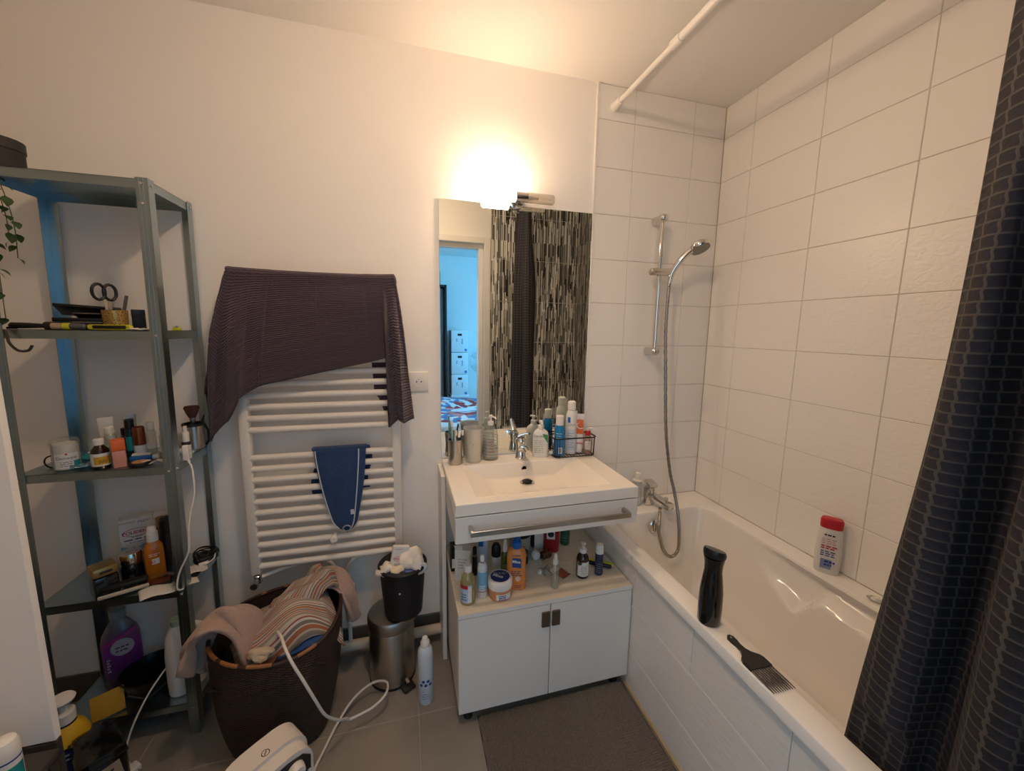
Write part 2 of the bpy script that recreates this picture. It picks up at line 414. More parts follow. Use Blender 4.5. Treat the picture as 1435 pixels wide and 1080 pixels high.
ov = obj('overflow_cover', MB().lathe([(.036, 0), (.036, .006), (.030, .013), (.012, .017), (0, .017)], 28, axis='-y', c=(-.375, -.178, .505)), m_chrome, tub)
obj('overflow_knob', MB().box((-.375, -.203, .505), (.012, .014, .05), bev=.004), m_chrome, ov)
obj('drain', MB().lathe([(.032, .0), (.032, .004), (.022, .006), (0, .005)], 24, c=(-.355, -.42, .153)), m_chrome, tub)

# ------------------------------------------------------------------ bedroom beyond the doorway (seen in the mirror)
m_bwall = mat('bedroom_paint', '#e8e8e6', .8); m_bfloor = mat('bedroom_floor', '#9a8468', .5, var=(6, .15))
BY = -4.45
struct('floor_bedroom', MB().bb(-3.4, 1.4, BY-.1, -1.76, -.1, 0), m_bfloor)
struct('ceiling_bedroom', MB().bb(-3.4, 1.4, BY-.1, -1.76, 2.52, 2.62), m_bwall)
struct('wall_bedroom_back', MB().bb(-3.4, -2.9, BY-.1, BY, 0, 2.52).bb(-1.4, 1.4, BY-.1, BY, 0, 2.52).bb(-2.9, -1.4, BY-.1, BY, 0, .65).bb(-2.9, -1.4, BY-.1, BY, 2.25, 2.52), m_bwall)
wd2 = struct('fill_window', MB().bb(-2.9, -2.85, BY-.07, BY-.01, .65, 2.25).bb(-1.45, -1.4, BY-.07, BY-.01, .65, 2.25).bb(-2.85, -1.45, BY-.07, BY-.01, .65, .70).bb(-2.85, -1.45, BY-.07, BY-.01, 2.20, 2.25).bb(-2.175, -2.125, BY-.07, BY-.01, .70, 2.20), m_trim)  # unseen window, added to carry the fill light through the doorway
for a, b in ((-2.85, -2.175), (-2.125, -1.45)): obj('pane', MB().bb(a, b, BY-.043, BY-.037, .70, 2.20), clear('window_glass', '#f4faff', .05), wd2, smooth=False)
struct('wall_bedroom_left', MB().bb(-3.4, -3.3, BY, -1.76, 0, 2.52), m_bwall)
struct('wall_bedroom_door', MB().bb(-3.3, -1.82, -1.80, -1.755, 0, 2.52).bb(-.86, 1.3, -1.80, -1.755, 0, 2.52).bb(-1.82, -.86, -1.80, -1.755, 2.145, 2.52), m_bwall)
struct('wall_bedroom_right', MB().bb(1.3, 1.4, BY, -3.07, 0, 2.52).bb(1.3, 1.4, -2.03, -1.76, 0, 2.52).bb(1.3, 1.4, -3.07, -2.03, 0, .62).bb(1.3, 1.4, -3.07, -2.03, 2.28, 2.52), m_bwall)
wd = struct('window_1', MB().bb(1.31, 1.37, -3.07, -3.02, .62, 2.28).bb(1.31, 1.37, -2.08, -2.03, .62, 2.28).bb(1.31, 1.37, -3.02, -2.08, .62, .67).bb(1.31, 1.37, -3.02, -2.08, 2.23, 2.28).bb(1.31, 1.37, -2.575, -2.525, .67, 2.23), m_trim)
for a, b in ((-3.02, -2.575), (-2.525, -2.08)): obj('pane', MB().bb(1.335, 1.341, a, b, .67, 2.23), clear('window_glass', '#f4faff', .05), wd, smooth=False)
m_box = mat('white_cardboard', '#dfe3e6', .6); m_black = mat('black_plastic', '#141313', .45); m_navy = mat('navy_print', '#26386b', .5)
for k in range(3):
    z0 = .445+.325*k
    t = thing('storage_box', ['white lidded storage box at the bottom of the stack in the bedroom mirror view', 'middle white storage box of the stack reflected in the mirror', 'topmost white storage box of the stack reflected in the mirror'][k], 'box', (-.733, -4.10, z0), 0, 'storage boxes stacked in the bedroom')
    # local +y faces the bathroom
    obj('body', MB().bb(-.122, .122, -.30, 0, 0, .318, .004), m_box, t)
    obj('handle_hole', MB().box((.0, .001, .255), (.062, .003, .032), bev=.001), m_black, t)
    for c, (dx, zz) in enumerate([(.035, .19), (.035, .17), (.035, .15), (.035, .13), (-.045, .19), (-.045, .165)]):
        obj('print_mark', MB().bb(dx-.008, dx+.008, 0, .0015, zz-.006, zz+.006), m_navy, t, smooth=False)
    obj('print_square', MB().bb(.07, .105, 0, .0015, .015, .05), mat('blue_print', '#5b79b8', .5), t, smooth=False)
st_ = thing('low_bench', 'low white bench carrying the stacked storage boxes', 'bench', (-.733, -4.25, 0)); obj('top', MB().bb(-.135, .135, -.17, .17, .415, .445, .004), m_box, st_)
for sx in (-1, 1):
    for sy in (-1, 1): obj('leg', MB().bb(sx*.11-.02, sx*.11+.02, sy*.14-.02, sy*.14+.02, 0, .415), m_box, st_)
# round standing fan beside the boxes
fan = thing('standing_fan', 'white round wire fan standing beside the storage boxes', 'fan', (-.415, -4.16, 0), .3)
m_fan = mat('pale_plastic', '#dde6ea', .4)
obj('base', MB().lathe([(.16, 0), (.16, .015), (.05, .04), (0, .045)], 28), m_fan, fan); obj('pole', MB().tube([(0, 0, .03), (0, 0, .95)], .012, 10), m_fan, fan)
obj('motor', MB().lathe([(.03, -.07), (.045, -.03), (.045, .03), (0, .035)], 20, axis='y', c=(0, 0, .95)), m_fan, fan)
g = MB()
for r in (.06, .10, .14, .18): g.tube([(r*math.cos(a*PI/16), .085-.02*(r/.18)**2, .95+r*math.sin(a*PI/16)) for a in range(33)], .003, 5)
for k in range(24): a = k*PI/12; g.tube([(.04*math.cos(a), .086, .95+.04*math.sin(a)), (.18*math.cos(a), .066, .95+.18*math.sin(a)), (.18*math.cos(a), .0, .95+.18*math.sin(a))], .002, 4)
obj('wire_guard', g, m_fan, fan)
for k in range(3):
    a0 = k*2*PI/3
    obj('blade', MB().grid(lambda u, v, a0=a0: ((.03+.13*u)*math.cos(a0+(v-.5)*1.1), .05+.02*(v-.5), .95+(.03+.13*u)*math.sin(a0+(v-.5)*1.1)), 6, 8), m_fan, fan, solid=.002)
# bed with a patterned cover
n_ = N('patterned_quilt', .85)
tc = n_.new('ShaderNodeTexCoord'); nz = n_.new('ShaderNodeTexVoronoi'); nz.inputs['Scale'].default_value = 13; n_.link(tc.outputs['Object'], nz.inputs['Vector'])
n_.link(n_.ramp(nz.outputs['Color'], [(0, '#a43b3a'), (.3, '#d8d4d2'), (.5, '#5a7fa8'), (.7, '#d98c86'), (.85, '#efe9e2')], 'CONSTANT'), n_.b.inputs['Base Color'])
bed = thing('bed', 'bed with a red, white and blue patterned cover', 'bed', (-.75, -2.95, 0))
obj('base', MB().bb(-.8, .8, -.62, .75, 0, .28, .01), mat('bed_base', '#4a3a35', .7), bed)
obj('mattress', MB().bb(-.8, .8, -.62, .75, .28, .46, .04), m_box, bed)
obj('cover', MB().grid(lambda u, v: (-.83+1.66*u, -.66+1.43*v, .47+.05*u+.03*math.sin(7*u+3*v)+.02*math.sin(11*v)-.25*(sstep(.95, 1, v))-.25*sstep(.05, 0, u)), 40, 40), n_.m, bed, solid=.02)
# wardrobe with a pale curtain at the far left of the reflection
wr_ = thing('clothes_rack', 'dark open wardrobe with pale curtain and box on top', 'wardrobe', (-1.14, -4.15, 0))
m_dkw = mat('dark_wood', '#2c2522', .5)
for x in (-.22, .21): obj('side', MB().bb(x-.015, x+.015, -.28, .02, 0, 2.06, .003), m_dkw, wr_)
obj('top', MB().bb(-.235, .225, -.28, .02, 2.03, 2.06, .003), m_dkw, wr_)
obj('curtain', MB().grid(lambda u, v: (-.2+.33*u, .03+.015*math.sin(u*26), .05+1.97*v), 60, 2), mat('pale_cotton', '#b9c3cc', .9), wr_, solid=.003)
tag(obj('carton', MB().bb(-1.30, -1.0, -4.4, -4.16, 2.062, 2.25, .004), mat('green_card', '#a7b39a', .7)), 'pale green carton on top of the wardrobe in the bedroom', 'box')

# ------------------------------------------------------------------ mirror, lamp, outlet
mi = thing('wall_mirror', 'tall frameless rectangular mirror above the washbasin', 'mirror', (-1.03, 0, .868))
obj('glass', MB().bb(-.35, .35, -.006, -.001, 0, 1.099, .0012), mat('mirror_silver', '#e6ebe8', 0.0, 1.), mi, smooth=False)
lamp = thing('wall_lamp', 'two-armed glass wall lamp above the mirror, left shade lit', 'lamp', (-1.045, 0, 1.985))
obj('wall_plate', MB().lathe([(.032, 0), (.032, .014), (.026, .02), (0, .02)], 28, axis='-y'), m_chrome, lamp)
obj('stem', MB().tube([(0, -.015, 0), (0, -.065, 0)], .010, 12), m_chrome, lamp)
obj('socket', MB().lathe([(.016, -.028), (.020, -.026), (.020, .026), (.016, .028)], 20, axis='x', c=(0, -.065, 0)), m_chrome, lamp)
m_frost = clear('frosted_glass', '#f6efe4', .28, .2)
def shade(sgn, m, nm, lab):
    prof = [(.0195, .024), (.0205, .028), (.0205, .138), (.016, .144), (0, .145)]
    return obj(nm, MB().lathe([(r, sgn*z) for r, z in prof], 24, axis='x', c=(0, -.065, 0)), m, lamp, label=lab)
s_ = shade(1, m_frost, 'lamp_shade', 'unlit frosted glass shade')
obj('bulb_cap', MB().lathe([(.009, .024), (.009, .05), (.005, .052), (.005, .075), (0, .078)], 14, axis='x', c=(0, -.065, 0)), m_steel, s_)
shade(-1, mat('lit_shade', '#fff6e8', .5, emit=(LAMP_COLOR, LAMP_STRENGTH)), 'lamp_shade', 'brightly glowing lit shade')
cl = thing('ceiling_lamp', 'round glass ceiling lamp in the middle of the bathroom ceiling', 'lamp', (-1.45, -1.0, CEIL))
obj('ceiling_plate', MB().lathe([(.075, -.012), (.08, -.010), (.08, 0)], 32), m_trim, cl)
obj('glass_dome', MB().lathe([(0, -.062), (.03, -.058), (.052, -.044), (.064, -.026), (.068, -.012)], 32), mat('lit_dome', '#fff6e8', .5, emit=(LAMP_COLOR, CEILING_LAMP_STRENGTH)), cl)
ou = thing('wall_socket', 'white square wall power socket right of the radiator', 'socket', (-1.471, 0, 1.213))
m_wplast = mat('white_plastic', '#e8e3dc', .35)
obj('plate', MB().bb(-.04, .04, -.009, 0, -.042, .042, .003), m_wplast, ou)
obj('well', MB().lathe([(.021, .0092), (.021, .0098), (.018, .0098), (.017, .0093)], 24, axis='-y', cap=False), m_trim, ou)
for dx in (-.0095, .0095): obj('pin_hole', MB().lathe([(.003, .009), (.003, .0096), (0, .0096)], 10, axis='-y', c=(dx, 0, 0)), m_black, ou)
obj('earth_pin', MB().lathe([(.0025, .009), (.0025, .016), (0, .0165)], 10, axis='-y', c=(0, 0, .010)), m_steel, ou)

# ------------------------------------------------------------------ radiator with towels and pipes
m_rad = mat('radiator_enamel', '#ebe4da', .3)
rad = thing('towel_radiator', 'white ladder towel radiator on the painted wall', 'radiator', (-1.837, 0, .48))
for s in (-1, 1):
    obj('upright', MB().bb(s*.268-.017, s*.268+.017, -.105, -.07, 0, 1.13, .006), m_rad, rad)
    for z in (.12, 1.0): obj('wall_bracket', MB().tube([(s*.268, -.07, z), (s*.268, 0, z)], .010, 10), m_rad, rad)
bar = MB().tube([(-.255, 0, 0), (.255, 0, 0)], .0125, 12).mesh('bar', m_rad)
for z in [.51+.0437*k for k in range(11)] + [1.054+.0437*k for k in range(13)]:
    o = bpy.data.objects.new('bar', bar); COL.objects.link(o); o.parent = rad; o.location = (0, -.094, z-.48)
obj('vent_knob', MB().lathe([(.010, .0), (.010, .03), (.014, .032), (.014, .046), (.011, .05), (0, .05)], 18, axis='-y', c=(.022, -.094, .128)), m_rad, rad)
vl = obj('valve', MB().lathe([(.012, -.03), (.014, -.028), (.014, 0), (.010, .004), (.010, .02)], 14, c=(-.268, -.088, -.012)), m_chrome, rad)
obj('valve_handle', MB().lathe([(.009, 0), (.009, .028), (.013, .03), (.013, .045), (0, .046)], 14, axis='-y', c=(-.268, -.09, -.03)), m_steel, vl)
obj('end_cap', MB().lathe([(.012, 0), (.012, .016)], 14, axis='x', c=(.28, -.09, .02)), m_black, rad)
def pipe(name, label, pts, r, m=m_rad): return tag(obj(name, MB().tube(smooth_path(pts, 8), r, 12), m), label, 'pipe')
pipe('heating_pipe', 'white bent pipe from the left radiator valve down to floor', [(-2.09, -.088, .462), (-2.0, -.06, .472), (-1.92, -.05, .482), (-1.865, -.05, .472), (-1.832, -.05, .432), (-1.826, -.05, .36), (-1.824, -.05, .24), (-1.822, -.05, .085)], .0085)
pipe('heating_pipe', 'white bent pipe from the right radiator end down to floor', [(-1.57, -.09, .472), (-1.62, -.06, .482), (-1.70, -.05, .484), (-1.745, -.05, .470), (-1.778, -.05, .43), (-1.784, -.05, .36), (-1.784, -.05, .24), (-1.784, -.05, .085)], .0085)
cl_ = thing('pipe_clip', 'small white double clip joining the two heating pipes', 'clip', (-1.804, -.05, .345))
obj('bridge', MB().bb(-.045, .045, -.011, .011, -.005, .005, .003), m_rad, cl_); obj('screw_post', MB().tube([(0, 0, 0), (0, .05, 0)], .004, 8), m_rad, cl_)
pipe('floor_pipe', 'thick off-white pipe along the foot of the wall', [(-2.0, -.055, .062), (-1.7, -.055, .062), (-1.3, -.055, .068), (-.75, -.055, .07)], .022, mat('old_pipe_paint', '#cdbfa9', .6, var=(20, .15)))

# towel materials
def terry(name, col, scale, rib=None, st=.5):
    n = N(name, .95); n.b.inputs['Sheen Weight'].default_value = .15
    tc = n.new('ShaderNodeTexCoord'); nz = n.new('ShaderNodeTexNoise'); nz.inputs['Scale'].default_value = scale; nz.inputs['Detail'].default_value = 4
    n.link(tc.outputs['Object'], nz.inputs['Vector'])
    c0 = lin(col); 
    r = n.new('ShaderNodeMixRGB'); r.inputs[1].default_value = tuple(v*.8 for v in c0[:3])+(1,); r.inputs[2].default_value = tuple(min(1, v*1.2) for v in c0[:3])+(1,)
    n.link(nz.outputs['Fac'], r.inputs[0]); n.link(r.outputs[0], n.b.inputs['Base Color'])
    h = nz.outputs['Fac']
    if rib:
        uvn = n.new('ShaderNodeUVMap'); sp = n.new('ShaderNodeSeparateXYZ'); n.link(uvn.outputs[0], sp.inputs[0])
        h = n.math('ADD', n.math('MULTIPLY', n.math('SINE', n.math('MULTIPLY', n.math('ADD', sp.outputs[1], n.math('MULTIPLY', n.math('SINE', n.math('MULTIPLY', sp.outputs[0], 420)), .0009)), rib)), .6), h)
    n.bump(h, st, .004); return n.m
m_brown = terry('brown_waffle_towel', '#493a46', 300, rib=2*PI/.0095, st=.7)
def interp(keys, s):
    for (a, va), (b, vb) in zip(keys, keys[1:]):
        if s <= b:
            t = (s-a)/(b-a); t = t*t*(3-2*t); return tuple(p+(q-p)*t for p, q in zip(va, vb))
    return keys[-1][1]
tk = [(0, (-2.115, -2.205, 1.20, .0)), (.05, (-2.112, -2.205, 1.10, .02)), (.09, (-2.10, -2.19, 1.035, .01)), (.14, (-2.07, -2.14, 1.10, .018)), (.20, (-2.03, -2.085, 1.19, .022)), (.27, (-1.98, -2.03, 1.228, .008)),
      (.5, (-1.83, -1.83, 1.272, .004)), (.75, (-1.67, -1.66, 1.308, .004)), (.86, (-1.605, -1.598, 1.325, .004)), (.88, (-1.60, -1.592, 1.20, .02)), (.90, (-1.59, -1.588, 1.062, .022)), (.94, (-1.575, -1.56, 1.085, .008)), (.97, (-1.565, -1.53, 1.072, .024)), (1, (-1.555, -1.503, 1.076, .004))]
def towel_fn(u, v):
    xt, xb, zb, fo = interp(tk, u)
    zt = 1.632-.008*math.sin(PI*u)-.030*sstep(.035, 0, u)**2-.022*sstep(.975, 1, u)**2
    if v < .12:   # over the top of the radiator
        a = v/.12*PI; return (xt, -.0895+.026*math.cos(a)-.004, zt+.010*math.sin(a))
    t = (v-.12)/.88
    side = sstep(.16, .0, u)+sstep(.9, 1.0, u)
    x = xt+(xb-xt)*(t**.8)
    lf = max(0, 1-u/.36); rf = max(0, (u-.80)/.2)
    y = -.1195-.007*sstep(0, .5, t)-fo*sstep(.05, .8, t)*1.3-.006*(1+math.sin(11*u+3.5*t))*sstep(0, .3, t) + .05*side*t*(1 if u < .3 else .75)
    y -= .022*lf*sstep(.02, .5, t)*(1+math.sin(2*PI*(u*9.5-t*.55)))+.020*rf*sstep(.02, .4, t)*(1+math.sin(2*PI*(u*14-t*.2)))
    x += .010*lf*t*math.sin(2*PI*(u*9.5-t*.55)+1.2)+.006*rf*t*math.sin(2*PI*u*14+1)
    sag = .006*math.sin(3*PI*u)*(1-t)
    return (x, y, zt+(zb-zt)*t-sag)
tw = thing('bath_towel', 'dark brown ribbed bath towel hung over the top of the radiator', 'towel')
obj('front_fall', MB().grid(towel_fn, 110, 44, uv=lambda u, v: (u*.62, v*.55)), m_brown, tw, solid=.007, ang=80)
def towel_back(u, v):
    x = -2.09+.50*u; zb = 1.40-.31*sstep(.86, .88, u)*(1-.25*sstep(.97, .9, u))
    return (x, -.066+.003*math.sin(9*u), 1.63+(zb-1.63)*v)
obj('back_fall', MB().grid(towel_back, 60, 12, uv=lambda u, v: (u*.6, v*.4)), m_brown, tw, solid=.004, ang=80)
m_blue = terry('blue_terry', '#213f69', 130, st=.9)
tb = thing('hair_turban', 'blue towelling hair turban with white piping on a radiator bar', 'towel')
def turb(u, v):
    # front fall narrows from the bar to a blunt tip
    t = v; xl = -1.874+.066*t**1.4; xr = -1.685-.050*t**1.5
    if t > .84: k = math.sqrt(max(0, 1-((t-.84)/.16)**2)); c = -1.764; xl = c+(xl-c)*k; xr = c+(xr-c)*k
    z = .966-.338*t
    return (xl+(xr-xl)*u, -.1135-.012*math.sin(PI*u)*sstep(0, .3, t)-.006*math.sin(PI*t)+.002*math.sin(17*u+6*t), z)
def turb_top(u, v):
    a = v*PI; return (-1.88+.197*u, -.094+.0185*math.cos(a), .960+.0085*math.sin(a)+.006)
obj('front_fall', MB().grid(turb, 30, 36), m_blue, tb, solid=.005, ang=80)
obj('fold', MB().grid(turb_top, 20, 10), m_blue, tb, solid=.004, ang=80)
obj('back_fall', MB().grid(lambda u, v: (-1.89+.215*u+.01*math.sin(6*v), -.070+.002*math.sin(8*u), .966-(.20+.02*math.sin(5*u))*v), 16, 12), m_blue, tb, solid=.004, ang=80)
m_pip = mat('white_piping', '#c9cdd2', .8)
for u0 in (.03, .86): obj('piping', MB().tube([Vector(turb(u0, k/24))+Vector((0, -.006, 0)) for k in range(24)], .0022, 6), m_pip, tb)
obj('care_tag', MB().box((-1.742, -.136, .715), (.013, .0015, .02), rz=.1), m_pip, tb, smooth=False)
obj('loop', MB().tube([(-1.765+.014*math.cos(a*PI/10), -.136, .648+.012*math.sin(a*PI/10)) for a in range(21)], .003, 6), mat('grey_elastic', '#8b93a0', .7), tb)

# ------------------------------------------------------------------ washbasin unit
m_basin = mat('basin_resin', '#ece5da', .22, coat=.2)
m_lam = mat('white_laminate', '#dedad3', .4)
BX0, BX1, BYF, BZ = -1.377, -.686, -.482, .860
bs = thing('washbasin', 'white rectangular washbasin with sloped bowl on drawer unit', 'sink', (0, 0, 0))
def ring(x0, x1, y0, y1, z): return [(x0, y0, z), (x1, y0, z), (x1, y1, z), (x0, y1, z)]
def ringn(x0, x1, y0, y1, z, n=10):
    c = ring(x0, x1, y0, y1, z); out = []
    for i in range(4):
        a, b = Vector(c[i]), Vector(c[(i+1) % 4]); out += [tuple(a.lerp(b, k/n)) for k in range(n)]
    return out
rings = [ringn(BX0, BX1, BYF, -.001, .817), ringn(BX0, BX1, BYF, -.001, .857), ringn(BX0+.003, BX1-.003, BYF+.003, -.001, BZ),
         ringn(-1.300, -.775, -.437, -.112, BZ), ringn(-1.296, -.779, -.433, -.115, BZ-.003), ringn(-1.205, -.880, -.300, -.135, .800), ringn(-1.195, -.888, -.285, -.140, .795), ringn(-1.16, -.92, -.26, -.16, .793)]
mb = MB(); n4 = 40
for r in rings: mb.v += r
for i in range(len(rings)-1):
    for k in range(n4): a, b = i*n4+k, i*n4+(k+1) % n4; mb.f.append((a, b, b+n4, a+n4))
mb.f.append(tuple(range((len(rings)-1)*n4, len(rings)*n4)))
obj('bowl', mb, m_basin, bs, ang=25)
m_darkhole = mat('dark_metal_hole', '#1b1714', .4, .6)
dr = obj('drain', MB().lathe([(.032, 0), (.032, .003), (.027, .004), (.024, .001), (.0, .001)], 28, c=(-1.035, -.195, .7935)), m_chrome, bs)
obj('plug', MB().lathe([(.022, .006), (.022, .009), (.015, .013), (0, .014)], 24, c=(-1.035, -.195, .7935)), m_darkhole, dr)
obj('overflow_ring', MB().lathe([(.0135, 0), (.0135, .003), (.010, .003), (.009, .0)], 22, axis='-y', c=(-1.028, -.123, .833), cap=False), m_chrome, bs)
obj('overflow_hole', MB().lathe([(.010, .001), (0, .001)], 20, axis='-y', c=(-1.028, -.1245, .833)), m_darkhole, bs)
vu = thing('vanity_drawer', 'white wall-hung drawer unit with steel towel bar under the basin', 'cabinet', (0, 0, 0))
obj('side', MB().bb(BX0, BX0+.016, BYF+.02, -.001, .720, .814), m_lam, vu, smooth=False)
obj('side', MB().bb(BX1-.016, BX1, BYF+.02, -.001, .720, .814), m_lam, vu, smooth=False)
obj('bottom', MB().bb(BX0+.016, BX1-.016, BYF+.02, -.001, .720, .735), m_lam, vu, smooth=False)
obj('drawer_front', MB().bb(BX0-.001, BX1+.001, BYF-.001, BYF+.018, .719, .813, .0015), m_lam, vu, smooth=False)
hb = obj('towel_bar', MB().bb(-1.334, -.742, -.534, -.524, .766, .784, .0015), m_steel, vu, smooth=False)
for x in (-1.329, -.747): obj('bar_arm', MB().bb(x-.005, x+.005, -.525, BYF, .766, .784, .001), m_steel, hb, smooth=False)
tag(obj('side_board', MB().bb(-1.395, -1.378, -.165, -.001, 0, .84, .0015), m_lam, smooth=False), 'narrow white upright board left of the cabinet against the wall', 'board')
# low cabinet with two doors
lc = thing('low_cabinet', 'low two-door white cabinet with pale wood top under the basin', 'cabinet', (0, 0, 0))
n_ = N('pale_birch_laminate', .45)
tc = n_.new('ShaderNodeTexCoord'); mp = n_.new('ShaderNodeMapping'); mp.inputs['Scale'].default_value = (3, 40, 40); n_.link(tc.outputs['Object'], mp.inputs['Vector'])
nz = n_.new('ShaderNodeTexNoise'); nz.inputs['Scale'].default_value = 2; nz.inputs['Detail'].default_value = 4; n_.link(mp.outputs[0], nz.inputs['Vector'])
n_.link(n_.ramp(nz.outputs['Fac'], [(.3, '#d9cbb3'), (.7, '#e6dcc8')]), n_.b.inputs['Base Color']); m_birch = n_.m
CX0, CX1, CYF, CZ = -1.369, -.682, -.478, .450
obj('top', MB().bb(CX0, CX1, CYF, -.012, CZ-.016, CZ-.0005), m_birch, lc, smooth=False)
obj('front_edging', MB().bb(CX0, CX1, CYF-.001, CYF, CZ-.016, CZ-.0005), m_lam, lc, smooth=False)
obj('side', MB().bb(CX0, CX0+.016, CYF+.018, -.012, .055, CZ-.016), m_lam, lc, smooth=False)
obj('side', MB().bb(CX1-.016, CX1, CYF+.018, -.012, .055, CZ-.016), m_lam, lc, smooth=False)
obj('bottom', MB().bb(CX0+.016, CX1-.016, CYF+.018, -.012, .055, .071), m_lam, lc, smooth=False)
obj('back', MB().bb(CX0+.016, CX1-.016, -.02, -.012, .071, CZ-.016), m_lam, lc, smooth=False)
m_bronze = mat('bronze_handle', '#6b5a4b', .4, .6)
for x0, x1, hx in ((CX0+.001, -1.0255, -1.044), (-1.0225, CX1-.001, -1.0035)):
    d_ = obj('door', MB().bb(x0, x1, CYF, CYF+.017, .052, CZ-.019, .0012), m_lam, lc, smooth=False)
    obj('handle', MB().bb(hx-.016, hx+.016, CYF-.008, CYF, .345, .405, .002), m_bronze, d_, smooth=False)
for x in (CX0+.04, CX1-.04):
    for y in (CYF+.04, -.06): obj('foot', MB().lathe([(.018, 0), (.018, .02), (.012, .03), (.012, .055)], 14, c=(x, y, 0)), m_black, lc)

# ------------------------------------------------------------------ taps and shower
ft = thing('basin_mixer_tap', 'chrome single-lever basin tap on the washbasin', 'tap', (-1.028, -.066, .860))
obj('body', MB().lathe([(.026, 0), (.026, .006), (.0225, .01), (.021, .06), (.0235, .078), (.0235, .088), (.018, .096), (0, .098)], 26), m_chrome, ft)
obj('spout', MB().tube([(0, -.01, .045), (0, -.045, .062), (0, -.085, .066), (0, -.112, .060)], [.016, .0145, .013, .012], 16), m_chrome, ft)
obj('lever', MB().tube([(0, .008, .098), (.004, -.02, .112), (.01, -.06, .128), (.013, -.085, .136)], [.013, .012, .009, .007], 12, flat=.6), m_chrome, ft)
bt = thing('bath_mixer_tap', 'chrome bath mixer tap on the far end rim of the bath', 'tap', (-.365, -.085, ZR))
obj('body', MB().box((.012, .005, .05), (.055, .05, .10), bev=.010), m_chrome, bt)
obj('lever', MB().box((.014, -.010, .112), (.046, .06, .022), rx=.3, bev=.007), m_chrome, bt)
obj('spout', MB().box((.034, -.062, .044), (.046, .14, .030), rz=.28, rx=.16, bev=.008), m_chrome, bt)
obj('diverter', MB().lathe([(.006, 0), (.006, .018), (.009, .02), (.009, .028), (0, .029)], 14, c=(.044, -.095, .045)), m_chrome, bt)
obj('hose_outlet', MB().lathe([(.010, -.022), (.010, .0)], 14, c=(.003, -.11, .030)), m_chrome, bt)
sh = thing('shower_rail', 'chrome vertical shower rail with slider on the tiled wall', 'shower rail', (-.359, 0, 1.345))
obj('rail', MB().tube([(0, -.062, 0), (0, -.062, .615)], .0105, 14), m_chrome, sh)
for z in (0, .613):
    obj('end_bracket', MB().lathe([(.0195, 0), (.0205, .004), (.0205, .066), (.017, .078), (.009, .084), (0, .085)], 20, axis='-y', c=(0, 0, z)), m_chrome, sh)
sl = obj('slider', MB().tube([(-.034, -.066, .372), (.05, -.078, .372)], .0175, 18), m_chrome, sh)
obj('clamp_knob', MB().lathe([(.012, -.052), (.0165, -.048), (.0165, -.034), (.012, -.03)], 18, axis='x', c=(0, -.066, .372)), m_steel, sl)
hs = thing('hand_shower', 'chrome hand shower resting in the rail slider', 'shower head', (-.315, -.085, 1.70))
obj('handle', MB().tube(smooth_path([(.0, .004, -.035), (.006, 0, .01), (.025, -.015, .055), (.050, -.032, .092), (.070, -.044, .113)], 6), [.011]*3+[.013]*10+[.0145]*12, 14), m_chrome, hs)
hd = MB().lathe([(.0, .024), (.032, .022), (.046, .012), (.049, -.002), (.045, -.010), (0, -.010)], 28)
ho = obj('head', hd, m_chrome, hs, loc=(.106, -.056, .126), rot=Vector((-.15, .45, .88)).to_track_quat('Z', 'Y').to_euler())
obj('spray_plate', MB().lathe([(.041, -.0102), (.040, -.014), (0, -.014)], 28), mat('grey_spray_face', '#8a857e', .4), ho)
m_hose = N('spiral_metal_hose', .25); m_hose.b.inputs['Metallic'].default_value = 1.; m_hose.b.inputs['Base Color'].default_value = lin('#a39d96'); m_hose = m_hose.m
hp = smooth_path([(-.362, -.195, .590), (-.385, -.225, .55), (-.390, -.236, .50), (-.362, -.238, .415), (-.320, -.238, .372), (-.281, -.238, .395), (-.272, -.230, .47), (-.262, -.20, .56), (-.265, -.165, .66), (-.282, -.14, .77), (-.305, -.12, .97), (-.315, -.10, 1.25), (-.323, -.09, 1.45), (-.319, -.084, 1.60), (-.315, -.082, 1.665)], 16)
tag(obj('shower_hose', MB().tube(hp, [.0078+.0009*math.cos(i*2.2) for i in range(len(hp))], 10), m_hose), 'grey metal shower hose hanging in a loop into the bath', 'hose')
# curtain rod
rd = thing('curtain_rod', 'white telescopic shower curtain rod under the ceiling', 'curtain rod', (-.603, 0, 2.425))
obj('end_cap', MB().lathe([(.019, 0), (.019, .012), (.0165, .035), (.0145, .06)], 20, axis='-y'), m_trim, rd)
obj('inner_tube', MB().tube([(0, -.05, 0), (0, -.44, 0)], .0105, 16), m_trim, rd)
obj('collar', MB().tube([(0, -.40, 0), (0, -.445, 0)], .0165, 16), m_trim, rd)
obj('outer_tube', MB().tube([(0, -.44, 0), (0, -1.60, 0)], .0135, 16), m_trim, rd)
obj('end_cap', MB().lathe([(.0145, 1.59), (.019, 1.635), (.019, 1.645)], 20, axis='-y'), m_trim, rd)
